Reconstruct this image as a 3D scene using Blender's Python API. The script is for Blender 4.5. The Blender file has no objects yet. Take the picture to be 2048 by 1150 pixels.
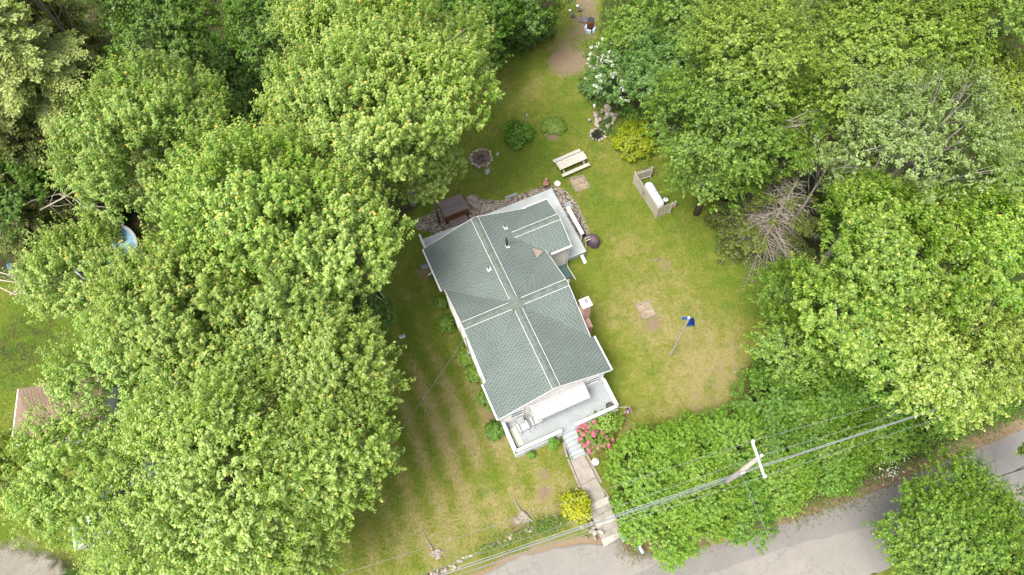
import bpy, math, random
import numpy as np
from mathutils import Vector, Matrix
R_ = math.radians
SC = bpy.context.scene
COL = SC.collection

# ---------------------------------------------------------------- camera
PW, PH, FOC = 2048., 1150., 1450.
NAD = (1075., 1250.); CH = 50.
def _rot():
    d = np.array([NAD[0]-PW/2, -(NAD[1]-PH/2), -FOC]); d /= np.linalg.norm(d)
    up = -d; r = np.array([1., 0, 0]); X = r-up*r.dot(up); X /= np.linalg.norm(X)
    return np.array([X, np.cross(up, X), up])
CR = _rot()
def at(px, py, z=0.):
    "world point at height z that the photograph shows at px, py"
    v = CR @ np.array([px-PW/2, -(py-PH/2), -FOC]); t = (z-CH)/v[2]
    return np.array([v[0]*t, v[1]*t, z])
def dep(p):
    return -(CR.T @ (np.array(p, float)-[0, 0, CH]))[2]
cd = bpy.data.cameras.new('camera'); cam = bpy.data.objects.new('camera', cd); COL.objects.link(cam)
cd.sensor_width = 36; cd.lens = 36*FOC/PW; cd.clip_end = 5000; cd.clip_start = .5
M4 = Matrix(CR.tolist()).to_4x4(); M4.translation = (0, 0, CH); cam.matrix_world = M4
SC.camera = cam
# ---------------------------------------------------------------- world, sun, exposure
SUN_EL, SUN_AZ = 66, 222          # azimuth clockwise from +Y
w = bpy.data.worlds.new('World'); SC.world = w; w.use_nodes = True
nt = w.node_tree; bg = nt.nodes['Background']
sky = nt.nodes.new('ShaderNodeTexSky'); sky.sky_type = 'NISHITA'; sky.sun_disc = False
sky.sun_elevation = R_(SUN_EL); sky.sun_rotation = R_(SUN_AZ); sky.dust_density = 3.5; sky.air_density = .7; sky.ozone_density = .6
hs = nt.nodes.new('ShaderNodeHueSaturation'); hs.inputs['Saturation'].default_value = .4
nt.links.new(sky.outputs[0], hs.inputs['Color']); nt.links.new(hs.outputs[0], bg.inputs[0]); bg.inputs[1].default_value = .15
sl = bpy.data.lights.new('sun', 'SUN'); sl.energy = 1.85; sl.angle = R_(24); sl.color = (1, .95, .87)
so = bpy.data.objects.new('sun', sl); COL.objects.link(so)
sd = Vector((math.sin(R_(SUN_AZ))*math.cos(R_(SUN_EL)), math.cos(R_(SUN_AZ))*math.cos(R_(SUN_EL)), math.sin(R_(SUN_EL))))
so.rotation_euler = sd.to_track_quat('Z', 'Y').to_euler(); so.location = (0, 0, 80)
SC.view_settings.view_transform = 'Standard'; SC.view_settings.look = 'None'
SC.view_settings.gamma = 1; SC.view_settings.exposure = 1.38
SC.render.engine = 'CYCLES'
SC.cycles.max_bounces = 6; SC.cycles.diffuse_bounces = 2; SC.cycles.transmission_bounces = 3; SC.cycles.transparent_max_bounces = 4

# ---------------------------------------------------------------- materials
def lin(c):
    return tuple((x/12.92 if x <= .04045 else ((x+.055)/1.055)**2.4) for x in c)
def mat(name, col, rough=.7, spec=.3, noise=.12, scale=3., metal=0., bump=0., bscale=40., bdist=.01):
    m = bpy.data.materials.new(name); m.use_nodes = True; t = m.node_tree; n = t.nodes; L = t.links
    b = n['Principled BSDF']; b.inputs['Roughness'].default_value = rough; b.inputs['Metallic'].default_value = metal
    b.inputs['Specular IOR Level'].default_value = spec
    tc = n.new('ShaderNodeTexCoord')
    nz = n.new('ShaderNodeTexNoise'); nz.inputs['Scale'].default_value = scale; nz.inputs['Detail'].default_value = 6; nz.inputs['Roughness'].default_value = .65
    L.new(tc.outputs['Object'], nz.inputs['Vector'])
    mr = n.new('ShaderNodeMapRange'); mr.inputs[1].default_value = .3; mr.inputs[2].default_value = .7
    mr.inputs[3].default_value = 1-noise; mr.inputs[4].default_value = 1+noise
    L.new(nz.outputs[0], mr.inputs[0])
    mx = n.new('ShaderNodeVectorMath'); mx.operation = 'SCALE'; mx.inputs[0].default_value = col[:3]
    L.new(mr.outputs[0], mx.inputs['Scale']); L.new(mx.outputs[0], b.inputs['Base Color'])
    if bump:
        n2 = n.new('ShaderNodeTexNoise'); n2.inputs['Scale'].default_value = bscale; n2.inputs['Detail'].default_value = 4
        L.new(tc.outputs['Object'], n2.inputs['Vector'])
        bp = n.new('ShaderNodeBump'); bp.inputs['Strength'].default_value = bump; bp.inputs['Distance'].default_value = bdist
        L.new(n2.outputs[0], bp.inputs['Height']); L.new(bp.outputs[0], b.inputs['Normal'])
    return m
M = {}
M['awning'] = mat('awning_sheet', (.44, .44, .435), .5, .3, .05, 2)
M['chairwhite'] = mat('chair_paint', (.42, .42, .42), .5, .3, .05, 2)
M['white'] = mat('white_paint', (.60, .60, .595), .5, .3, .05, 2)
M['vinyl'] = mat('white_vinyl', (.55, .57, .59), .45, .3, .05, 1.5)
M['cream'] = mat('cream_siding', (.56, .535, .495), .6, .2, .05, .8)
M['deckgrey'] = mat('deck_paint', (.42, .45, .445), .6, .3, .12, 1.2)
M['porchgrey'] = mat('porch_paint', (.31, .335, .34), .6, .3, .1, 1.2)
M['stepgrey'] = mat('step_paint', (.29, .315, .32), .6, .3, .1, 2)
M['glass'] = mat('window_glass', (.08, .12, .15), .08, .6, .2, 1)
M['brick'] = mat('chimney_brick', (.30, .155, .12), .9, .1, .35, 9, bump=.4)
M['concrete'] = mat('concrete', (.265, .24, .205), .9, .15, .22, 2.2, bump=.3)
M['palecon'] = mat('pale_concrete', (.36, .335, .29), .9, .15, .2, 2.2, bump=.3)
M['cap'] = mat('chimney_cap', (.62, .58, .52), .9, .1, .15, 3)
M['bark'] = mat('bark', (.16, .135, .115), .95, .05, .4, 4, bump=.5, bscale=12, bdist=.05)
M['barkpale'] = mat('pale_bark', (.30, .27, .235), .9, .05, .3, 4)
M['deadwood'] = mat('dead_wood', (.40, .345, .29), .9, .05, .25, 5)
M['stumpwood'] = mat('stump_wood', (.27, .235, .19), .9, .05, .5, 9, bump=.6, bscale=18, bdist=.05)
M['timber'] = mat('weathered_timber', (.24, .205, .17), .9, .05, .3, 6)
M['paletimber'] = mat('pale_timber', (.44, .41, .355), .8, .1, .15, 5)
M['fencewood'] = mat('fence_paint', (.46, .42, .345), .8, .1, .2, 5)
M['tubwood'] = mat('cedar_panel', (.17, .075, .032), .6, .2, .35, 6)
M['tubcover'] = mat('tub_cover', (.17, .135, .13), .6, .2, .12, 3)
M['darkbrown'] = mat('dark_brown', (.055, .035, .035), .6, .3, .2, 3)
M['bulkhead'] = mat('green_metal', (.11, .185, .18), .4, .4, .08, 2)
M['dark'] = mat('dark_plastic', (.03, .032, .036), .5, .4, .2, 3)
M['metal'] = mat('grey_metal', (.30, .31, .32), .45, .5, .15, 4, metal=.5)
M['galv'] = mat('galvanised', (.42, .45, .47), .4, .5, .1, 4, metal=.4)
M['tank'] = mat('tank_paint', (.62, .63, .64), .35, .4, .04, 2)
M['rust'] = mat('rusty_steel', (.14, .055, .03), .85, .2, .5, 7)
M['lid'] = mat('rusty_lid', (.13, .105, .105), .8, .2, .4, 5)
M['blue'] = mat('blue_cloth', (.012, .06, .30), .8, .1, .2, 4)
M['bluetarp'] = mat('pool_liner', (.13, .26, .32), .4, .3, .3, 2)
M['pinkgrey'] = mat('tub_grey', (.4, .4, .42), .6)
M['red'] = mat('flag_red', (.45, .03, .04), .8)
M['navy'] = mat('flag_navy', (.03, .04, .15), .8)
M['palegreen'] = mat('pale_green_cushion', (.50, .56, .40), .9, .1, .06, 2)
M['terra'] = mat('terracotta', (.36, .19, .13), .8, .15, .25, 6)
M['stone'] = mat('field_stone', (.25, .215, .18), .95, .08, .45, 2.5, bump=.5, bscale=9, bdist=.05)
M['stonepale'] = mat('pale_stone', (.33, .285, .235), .95, .08, .35, 2.5, bump=.5, bscale=9, bdist=.05)
M['slate'] = mat('slate', (.24, .27, .29), .8, .2, .15, 3)
M['ash'] = mat('ash', (.13, .10, .08), 1, .02, .5, 5)
M['dirt'] = mat('dirt', (.26, .205, .145), 1, .02, .4, 3, bump=.5, bscale=10, bdist=.04)
M['water'] = mat('pond_water', (.02, .022, .018), .1, .5)
M['wire'] = mat('wire', (.17, .18, .18), .5, .3, .05)
M['cable'] = mat('cable', (.20, .215, .225), .5, .3, .05)
M['pole'] = mat('pole_wood', (.36, .31, .26), .9, .1, .25, 4)
M['arm'] = mat('crossarm_wood', (.62, .60, .57), .8, .1, .1, 4)
M['porcelain'] = mat('porcelain', (.7, .72, .74), .2, .5)
M['mailblue'] = mat('mailbox_blue', (.09, .12, .26), .4, .4)
M['mailpale'] = mat('mailbox_pale', (.47, .56, .64), .4, .4)
M['brownroof'] = mat('brown_shingle', (.36, .245, .165), .9, .1, .15, 1.5)
M['bluebarrel'] = mat('blue_barrel', (.012, .05, .16), .4)
M['carpaint'] = mat('white_car_paint', (.6, .62, .66), .25, .5, .03)
M['carblue'] = mat('blue_car_paint', (.06, .11, .28), .25, .5, .03)
M['flower_pink'] = mat('pink_blossom', (.62, .10, .24), .8, .1, .35, 7)
M['tan'] = mat('tan_patch', (.30, .235, .19), .9, .1, .15, 6)

def foliage_mat():
    m = bpy.data.materials.new('leaf'); m.use_nodes = True; t = m.node_tree; n = t.nodes; L = t.links
    b = n['Principled BSDF']; a = n.new('ShaderNodeAttribute'); a.attribute_name = 'tint'
    L.new(a.outputs['Color'], b.inputs['Base Color']); b.inputs['Roughness'].default_value = .5
    b.inputs['Specular IOR Level'].default_value = .35
    tr = n.new('ShaderNodeBsdfTranslucent'); L.new(a.outputs['Color'], tr.inputs[0])
    ms = n.new('ShaderNodeMixShader'); ms.inputs[0].default_value = .34
    L.new(b.outputs[0], ms.inputs[1]); L.new(tr.outputs[0], ms.inputs[2])
    L.new(ms.outputs[0], n['Material Output'].inputs[0]); return m
M['leaf'] = foliage_mat()

def shingle_mat(name, c1, c2, cm):
    m = bpy.data.materials.new(name); m.use_nodes = True; t = m.node_tree; n = t.nodes; L = t.links
    b = n['Principled BSDF']; b.inputs['Roughness'].default_value = .9; b.inputs['Specular IOR Level'].default_value = .12
    uv = n.new('ShaderNodeUVMap')
    def brick(wd, ht, a, bb, mort, ms, off):
        k = n.new('ShaderNodeTexBrick'); k.inputs['Scale'].default_value = 1; k.inputs['Brick Width'].default_value = wd
        k.inputs['Row Height'].default_value = ht; k.inputs['Mortar Size'].default_value = ms; k.offset = off; k.offset_frequency = 2
        k.inputs['Color1'].default_value = (*a, 1); k.inputs['Color2'].default_value = (*bb, 1); k.inputs['Mortar'].default_value = (*mort, 1)
        k.inputs['Mortar Smooth'].default_value = .3
        L.new(uv.outputs[0], k.inputs['Vector']); return k
    sp = n.new('ShaderNodeSeparateXYZ'); L.new(uv.outputs[0], sp.inputs[0])
    def mth(op, a_, b_=0., c_=0.):
        q = n.new('ShaderNodeMath'); q.operation = op
        for i_, v_ in enumerate((a_, b_, c_)):
            if isinstance(v_, (int, float)): q.inputs[i_].default_value = v_
            else: L.new(v_, q.inputs[i_])
        return q.outputs[0]
    vr = mth('DIVIDE', sp.outputs[1], .165); row = mth('FLOOR', vr); frac = mth('FRACT', vr)
    cmb = n.new('ShaderNodeCombineXYZ'); L.new(mth('MULTIPLY', sp.outputs[0], 2.2), cmb.inputs[0]); L.new(mth('MULTIPLY', row, 5.37), cmb.inputs[1])
    nz_ = n.new('ShaderNodeTexNoise'); nz_.inputs['Scale'].default_value = 1; nz_.inputs['Detail'].default_value = 2; L.new(cmb.outputs[0], nz_.inputs['Vector'])
    ph = mth('ADD', mth('MULTIPLY', row, 2.3), mth('MULTIPLY', nz_.outputs[0], 7.))
    sn_ = mth('SINE', mth('ADD', mth('MULTIPLY', sp.outputs[0], 6.2832/.24), ph))
    r1 = n.new('ShaderNodeMapRange'); r1.inputs[1].default_value = .1; r1.inputs[2].default_value = .7; L.new(sn_, r1.inputs[0])
    r2 = n.new('ShaderNodeMapRange'); r2.inputs[1].default_value = .72; r2.inputs[2].default_value = .95; r2.inputs[3].default_value = 1; r2.inputs[4].default_value = .25; L.new(frac, r2.inputs[0])
    dk_ = mth('MULTIPLY', r1.outputs[0], r2.outputs[0])
    r3 = n.new('ShaderNodeMapRange'); r3.inputs[1].default_value = 0; r3.inputs[2].default_value = .1; r3.inputs[3].default_value = .45; r3.inputs[4].default_value = 0; L.new(frac, r3.inputs[0])
    dk_ = mth('MAXIMUM', dk_, r3.outputs[0])
    k = n.new('ShaderNodeMix'); k.data_type = 'RGBA'; L.new(dk_, k.inputs[0]); k.inputs[6].default_value = (*c2, 1); k.inputs[7].default_value = (*c1, 1)
    # big-scale weathering and granule speckle
    def noise(s, lo, hi, d=5):
        z = n.new('ShaderNodeTexNoise'); z.inputs['Scale'].default_value = s; z.inputs['Detail'].default_value = d
        L.new(uv.outputs[0], z.inputs['Vector'])
        r = n.new('ShaderNodeMapRange'); r.inputs[1].default_value = .3; r.inputs[2].default_value = .7
        r.inputs[3].default_value = lo; r.inputs[4].default_value = hi; L.new(z.outputs[0], r.inputs[0]); return r
    a1 = noise(.5, .9, 1.1); a2 = noise(30, .85, 1.15, 2)
    mu = n.new('ShaderNodeMath'); mu.operation = 'MULTIPLY'; L.new(a1.outputs[0], mu.inputs[0]); L.new(a2.outputs[0], mu.inputs[1])
    vm = n.new('ShaderNodeVectorMath'); vm.operation = 'SCALE'; L.new(k.outputs[2], vm.inputs[0]); L.new(mu.outputs[0], vm.inputs['Scale'])
    L.new(vm.outputs[0], b.inputs['Base Color'])
    bp = n.new('ShaderNodeBump'); bp.inputs['Strength'].default_value = .6; bp.inputs['Distance'].default_value = .015
    L.new(dk_, bp.inputs['Height']); bp.invert = True; L.new(bp.outputs[0], b.inputs['Normal'])
    return m
M['shingle'] = shingle_mat('green_shingle', (.082, .105, .103), (.140, .166, .149), (.115, .145, .135))
M['ridgecap'] = mat('ridge_cap', (.12, .142, .122), .9, .1, .3, 3.)
M['shinglebrown'] = shingle_mat('brown_shingle_roof', (.15, .11, .075), (.225, .165, .115), (.26, .16, .10))

def ground_mat():
    m = bpy.data.materials.new('ground'); m.use_nodes = True; t = m.node_tree; n = t.nodes; L = t.links
    b = n['Principled BSDF']; b.inputs['Roughness'].default_value = .95; b.inputs['Specular IOR Level'].default_value = .05
    tc = n.new('ShaderNodeTexCoord')
    def noise(s, d=6, r=.6, vec=None, dist=0.):
        z = n.new('ShaderNodeTexNoise'); z.inputs['Scale'].default_value = s; z.inputs['Detail'].default_value = d
        z.inputs['Roughness'].default_value = r; z.inputs['Distortion'].default_value = dist
        L.new(vec or tc.outputs['Object'], z.inputs['Vector']); return z.outputs[0]
    def mp(x, a, bb, lo=0., hi=1.):
        r = n.new('ShaderNodeMapRange'); r.inputs[1].default_value = a; r.inputs[2].default_value = bb
        r.inputs[3].default_value = lo; r.inputs[4].default_value = hi; L.new(x, r.inputs[0]); return r.outputs[0]
    def math_(op, a, bb):
        k = n.new('ShaderNodeMath'); k.operation = op
        for i, v in enumerate((a, bb)):
            if isinstance(v, (int, float)): k.inputs[i].default_value = v
            else: L.new(v, k.inputs[i])
        return k.outputs[0]
    def mix(f, a, bb):
        k = n.new('ShaderNodeMix'); k.data_type = 'RGBA'; k.clamp_factor = True
        L.new(f, k.inputs[0])
        for i, v in ((6, a), (7, bb)):
            if isinstance(v, tuple): k.inputs[i].default_value = (*v, 1)
            else: L.new(v, k.inputs[i])
        return k.outputs[2]
    def attr(nm):
        a = n.new('ShaderNodeAttribute'); a.attribute_name = nm; return a.outputs['Fac']
    big = noise(.16, 3); med = noise(1.0, 8, .75, dist=.6); fine = noise(5, 8, .85); vf = noise(22, 3, .8)
    # lush green <-> olive <-> straw
    dry = attr('dry')
    s = math_('ADD', dry, math_('ADD', mp(big, .3, .7, -.22, .22), math_('ADD', mp(med, .3, .7, -.36, .36), mp(fine, .3, .7, -.34, .34))))
    c = mix(mp(s, .1, .5), (.112, .175, .018), (.195, .21, .036))
    c = mix(mp(s, .48, .9), c, (.32, .27, .115))
    lush = mp(noise(.45, 3), .56, .68); c = mix(math_('MULTIPLY', lush, .55), c, (.09, .165, .025))
    c = mix(mp(vf, .25, .75, 0, .45), c, (.05, .055, .012))
    # bare soil
    so_ = mp(math_('ADD', attr('dirt'), math_('ADD', mp(med, .3, .7, -.2, .2), mp(fine, .3, .7, -.25, .25))), .42, .6)
    c = mix(so_, c, (.215, .16, .105))
    # forest litter; on the far-left grass it also paints in tree shade
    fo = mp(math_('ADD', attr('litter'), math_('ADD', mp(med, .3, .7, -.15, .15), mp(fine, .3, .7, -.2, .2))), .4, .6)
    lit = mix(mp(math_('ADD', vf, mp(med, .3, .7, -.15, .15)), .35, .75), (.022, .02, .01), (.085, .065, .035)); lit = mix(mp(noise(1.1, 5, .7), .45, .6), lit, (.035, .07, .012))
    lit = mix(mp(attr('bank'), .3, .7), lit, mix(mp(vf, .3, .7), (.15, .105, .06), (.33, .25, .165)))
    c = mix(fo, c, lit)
    # gravel
    vo = n.new('ShaderNodeTexVoronoi'); vo.inputs['Scale'].default_value = 9; L.new(tc.outputs['Object'], vo.inputs['Vector'])
    bw = n.new('ShaderNodeSeparateColor'); L.new(vo.outputs['Color'], bw.inputs[0])
    g = mix(bw.outputs[0], (.20, .165, .13), (.50, .44, .37))
    g = mix(mp(vo.outputs['Distance'], .35, .7), g, (.10, .08, .06))
    dv = mix(mp(med, .3, .7), (.18, .16, .125), (.27, .245, .205)); c = mix(mp(math_('ADD', attr('drive'), mp(med, .3, .7, -.2, .2)), .4, .65), c, dv)
    gf = mp(math_('ADD', attr('gravel'), mp(fine, .3, .7, -.2, .2)), .45, .55)
    c = mix(gf, c, g)
    L.new(c, b.inputs['Base Color'])
    bp = n.new('ShaderNodeBump'); bp.inputs['Strength'].default_value = .7; bp.inputs['Distance'].default_value = .08
    L.new(math_('ADD', fine, vf), bp.inputs['Height']); L.new(bp.outputs[0], b.inputs['Normal'])
    return m
M['ground'] = ground_mat()

def asphalt_mat(name, c1, c2):
    m = bpy.data.materials.new(name); m.use_nodes = True; t = m.node_tree; n = t.nodes; L = t.links
    b = n['Principled BSDF']; b.inputs['Roughness'].default_value = .9; b.inputs['Specular IOR Level'].default_value = .15
    tc = n.new('ShaderNodeTexCoord')
    z = n.new('ShaderNodeTexNoise'); z.inputs['Scale'].default_value = .35; z.inputs['Detail'].default_value = 8; z.inputs['Roughness'].default_value = .7
    L.new(tc.outputs['Object'], z.inputs[0])
    r = n.new('ShaderNodeValToRGB'); r.color_ramp.elements[0].position = .3; r.color_ramp.elements[1].position = .7
    r.color_ramp.elements[0].color = (*c1, 1); r.color_ramp.elements[1].color = (*c2, 1); L.new(z.outputs[0], r.inputs[0])
    z2 = n.new('ShaderNodeTexNoise'); z2.inputs['Scale'].default_value = 25; z2.inputs['Detail'].default_value = 3; L.new(tc.outputs['Object'], z2.inputs[0])
    mr = n.new('ShaderNodeMapRange'); mr.inputs[1].default_value = .3; mr.inputs[2].default_value = .7; mr.inputs[3].default_value = .86; mr.inputs[4].default_value = 1.14
    L.new(z2.outputs[0], mr.inputs[0])
    # fine cracks
    v = n.new('ShaderNodeTexVoronoi'); v.feature = 'DISTANCE_TO_EDGE'; v.inputs['Scale'].default_value = .33
    z3 = n.new('ShaderNodeTexNoise'); z3.inputs['Scale'].default_value = 1.3; z3.inputs['Detail'].default_value = 5; L.new(tc.outputs['Object'], z3.inputs[0])
    va = n.new('ShaderNodeVectorMath'); va.operation = 'SCALE'; va.inputs['Scale'].default_value = 1.2; L.new(z3.outputs[1], va.inputs[0])
    vb = n.new('ShaderNodeVectorMath'); L.new(tc.outputs['Object'], vb.inputs[0]); L.new(va.outputs[0], vb.inputs[1]); L.new(vb.outputs[0], v.inputs['Vector'])
    cr = n.new('ShaderNodeMapRange'); cr.inputs[1].default_value = 0; cr.inputs[2].default_value = .012; cr.inputs[3].default_value = .8; cr.inputs[4].default_value = 1
    L.new(v.outputs['Distance'], cr.inputs[0])
    mu = n.new('ShaderNodeMath'); mu.operation = 'MULTIPLY'; L.new(mr.outputs[0], mu.inputs[0]); L.new(cr.outputs[0], mu.inputs[1])
    vm = n.new('ShaderNodeVectorMath'); vm.operation = 'SCALE'; L.new(r.outputs[0], vm.inputs[0]); L.new(mu.outputs[0], vm.inputs['Scale'])
    L.new(vm.outputs[0], b.inputs['Base Color']); return m
M['asphalt'] = asphalt_mat('asphalt_road', (.16, .153, .143), (.205, .195, .18))
M['asphalt_pale'] = asphalt_mat('asphalt_apron', (.195, .183, .165), (.25, .232, .208))

# ---------------------------------------------------------------- mesh helpers
class MB:
    def __init__(s): s.v = []; s.f = []; s.uv = []
    def add(s, vs, fs):
        o = len(s.v); s.v += [tuple(map(float, p)) for p in vs]; s.f += [tuple(i+o for i in f) for f in fs]; return s
    def box(s, c, d, rz=0., rx=0., ry=0.):
        m = Matrix.Rotation(rz, 3, 'Z') @ Matrix.Rotation(ry, 3, 'Y') @ Matrix.Rotation(rx, 3, 'X')
        vs = []
        for x in (-.5, .5):
            for y in (-.5, .5):
                for z in (-.5, .5):
                    p = m @ Vector((x*d[0], y*d[1], z*d[2])); vs.append((p.x+c[0], p.y+c[1], p.z+c[2]))
        return s.add(vs, [(0, 1, 3, 2), (4, 6, 7, 5), (0, 4, 5, 1), (2, 3, 7, 6), (0, 2, 6, 4), (1, 5, 7, 3)])
    def bx(s, x0, x1, y0, y1, z0, z1):
        return s.box(((x0+x1)/2, (y0+y1)/2, (z0+z1)/2), (x1-x0, y1-y0, z1-z0))
    def beam(s, a, b, wd, ht):
        a = Vector(a); b = Vector(b); d = b-a; q = d.to_track_quat('X', 'Z').to_matrix(); vs = []
        for x in (0, 1):
            for y in (-.5, .5):
                for z in (-.5, .5):
                    vs.append(a+d*x+q @ Vector((0, y*wd, z*ht)))
        return s.add(vs, [(0, 1, 3, 2), (4, 6, 7, 5), (0, 4, 5, 1), (2, 3, 7, 6), (0, 2, 6, 4), (1, 5, 7, 3)])
    def tube(s, pts, rs, n=7, caps=True):
        pts = [Vector(p) for p in pts]
        if not hasattr(rs, '__len__'): rs = [rs]*len(pts)
        o = len(s.v); ref = None
        for i, p in enumerate(pts):
            d = (pts[min(i+1, len(pts)-1)]-pts[max(i-1, 0)]).normalized()
            if ref is None: ref = d.orthogonal().normalized()
            ref = (ref-d*ref.dot(d)).normalized(); b = d.cross(ref)
            for k in range(n):
                a = 2*math.pi*k/n; q = p+(ref*math.cos(a)+b*math.sin(a))*rs[i]; s.v.append(tuple(q))
        for i in range(len(pts)-1):
            for k in range(n):
                a = o+i*n+k; b2 = o+i*n+(k+1) % n; s.f.append((a, b2, b2+n, a+n))
        if caps:
            s.f.append(tuple(o+k for k in range(n))[::-1]); s.f.append(tuple(o+(len(pts)-1)*n+k for k in range(n)))
        return s
    def lathe(s, prof, c=(0, 0, 0), n=16):
        o = len(s.v)
        for r, z in prof:
            for k in range(n):
                a = 2*math.pi*k/n; s.v.append((c[0]+r*math.cos(a), c[1]+r*math.sin(a), c[2]+z))
        for i in range(len(prof)-1):
            for k in range(n):
                a = o+i*n+k; b = o+i*n+(k+1) % n; s.f.append((a, b, b+n, a+n))
        s.f.append(tuple(o+k for k in range(n))[::-1]); s.f.append(tuple(o+(len(prof)-1)*n+k for k in range(n)))
        return s
    def prism(s, poly, z0, z1):
        n = len(poly)
        return s.add([(p[0], p[1], z0) for p in poly]+[(p[0], p[1], z1) for p in poly],
                     [tuple(range(n))[::-1], tuple(range(n, 2*n))]+[(i, (i+1) % n, (i+1) % n+n, i+n) for i in range(n)])
    def rock(s, c, d, rng, fl=1.):
        # lumpy rounded stone
        o = len(s.v); n, m = 8, 5; ph = rng.random()*6; a0 = rng.random()*6
        ks = [rng.uniform(.8, 1.2) for _ in range(n)]
        for i in range(m+1):
            th = math.pi*i/m
            for k in range(n):
                a = 2*math.pi*k/n; r = ks[k]*(1+.1*math.sin(3*th+ph+k))
                x = math.copysign(abs(math.sin(th))**.75, 1)*math.cos(a)*r*d[0]/2; y = abs(math.sin(th))**.75*math.sin(a)*r*d[1]/2
                s.v.append((c[0]+x*math.cos(a0)-y*math.sin(a0), c[1]+x*math.sin(a0)+y*math.cos(a0), c[2]+math.copysign(abs(math.cos(th))**.8, math.cos(th))*d[2]/2*fl))
        for i in range(m):
            for k in range(n):
                a = o+i*n+k; b = o+i*n+(k+1) % n; s.f.append((a, a+n, b+n, b))
        return s
    def mesh(s, name, m, smooth=False):
        me = bpy.data.meshes.new(name); me.from_pydata(s.v, [], s.f); me.materials.append(m); me.update()
        if smooth: me.polygons.foreach_set('use_smooth', [True]*len(me.polygons))
        return me
    def build(s, name, m, parent=None, smooth=False, label=None, bevel=0.):
        o = bpy.data.objects.new(name, s.mesh(name, m, smooth)); COL.objects.link(o)
        if parent: o.parent = parent
        if label: o['label'] = label
        if bevel:
            b = o.modifiers.new('bevel', 'BEVEL'); b.width = bevel; b.segments = 2; b.limit_method = 'ANGLE'
        return o
def tag(o, label=None, cat=None, group=None, kind=None):
    for k, v in (('label', label), ('category', cat), ('group', group), ('kind', kind)):
        if v: o[k] = v
    return o
def thing(name, label, cat, loc=(0, 0, 0), rz=0., group=None):
    o = bpy.data.objects.new(name, None); COL.objects.link(o); o.empty_display_size = .3
    o.location = tuple(map(float, loc)); o.rotation_euler = (0, 0, rz); return tag(o, label, cat, group)
def dup(root, loc, rz, label):
    r = root.copy(); COL.objects.link(r); r.location = tuple(map(float, loc)); r.rotation_euler = (0, 0, rz); r['label'] = label
    for ch in list(root.children):
        c = ch.copy(); COL.objects.link(c); c.parent = r
        for g in ch.children:
            d = g.copy(); COL.objects.link(d); d.parent = c
    return r

# ---------------------------------------------------------------- terrain
ROADZ = -1.5
BANK = [at(*p, -.7)[:2] for p in ((60, 1330), (560, 1260), (760, 1190), (880, 1148), (940, 1128), (1000, 1096), (1060, 1072), (1130, 1056), (1200, 1048),
                                  (1260, 1062), (1340, 1072), (1440, 1055), (1560, 1018), (1700, 968), (1830, 912), (1960, 855), (2048, 815), (2500, 620))]
BANK = np.array(BANK)
STA = at(1196, 1001, 0)[:2]; STB = at(1224, 1078, -1.5)[:2]; STD = STB-STA; STL = float(np.linalg.norm(STD)); STD = STD/STL
def bank_d(x, y):
    "signed distance from the top of the roadside bank, positive on the lawn side"
    x = np.asarray(x, float); y = np.asarray(y, float); best = np.full(x.shape, 1e9); sg = np.ones(x.shape)
    for a, b in zip(BANK[:-1], BANK[1:]):
        d = b-a; L2 = d.dot(d); t = np.clip(((x-a[0])*d[0]+(y-a[1])*d[1])/L2, 0, 1)
        dx = x-a[0]-t*d[0]; dy = y-a[1]-t*d[1]; r = np.hypot(dx, dy); c = d[0]*(y-a[1])-d[1]*(x-a[0])
        k = r < best; best = np.where(k, r, best); sg = np.where(k, np.sign(c), sg)
    return best*sg
def gz(x, y):
    d = bank_d(x, y); t = np.clip((d+1.0)/1.6, 0, 1); t = t*t*(3-2*t)
    z = ROADZ*(1-t); x = np.asarray(x, float); y = np.asarray(y, float)
    # cutting for the flight of concrete steps
    u = (x-STA[0])*STD[0]+(y-STA[1])*STD[1]; v = abs(-(x-STA[0])*STD[1]+(y-STA[1])*STD[0])
    c = np.where((v < 1.0) & (u > -.1) & (u < STL+.6), np.maximum(ROADZ-.05, ROADZ*u/STL-.35), 9.)
    return np.minimum(z, c)
def gz1(x, y): return float(gz(np.array([x]), np.array([y]))[0])
def poly_sd(x, y, poly):
    x = np.asarray(x, float); y = np.asarray(y, float); best = np.full(x.shape, 1e9); ins = np.zeros(x.shape, bool)
    P = np.array(poly); n = len(P)
    for i in range(n):
        a = P[i]; b = P[(i+1) % n]; d = b-a; L2 = d.dot(d)+1e-9; t = np.clip(((x-a[0])*d[0]+(y-a[1])*d[1])/L2, 0, 1)
        best = np.minimum(best, np.hypot(x-a[0]-t*d[0], y-a[1]-t*d[1]))
        c = ((a[1] > y) != (b[1] > y)) & (x < (b[0]-a[0])*(y-a[1])/(b[1]-a[1]+1e-12)+a[0]); ins ^= c
    return np.where(ins, best, -best)
def wpoly(pts, z=0.): return [at(p[0], p[1], z)[:2] for p in pts]
def axis(lo, hi, st, far):
    a = list(np.arange(lo, hi+1e-6, st)); k = st
    L = [lo]; H = [hi]
    while L[-1] > -far: k *= 1.35; L.append(L[-1]-k)
    k = st
    while H[-1] < far: k *= 1.35; H.append(H[-1]+k)
    return np.array(L[:0:-1]+a+H[1:])
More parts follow.
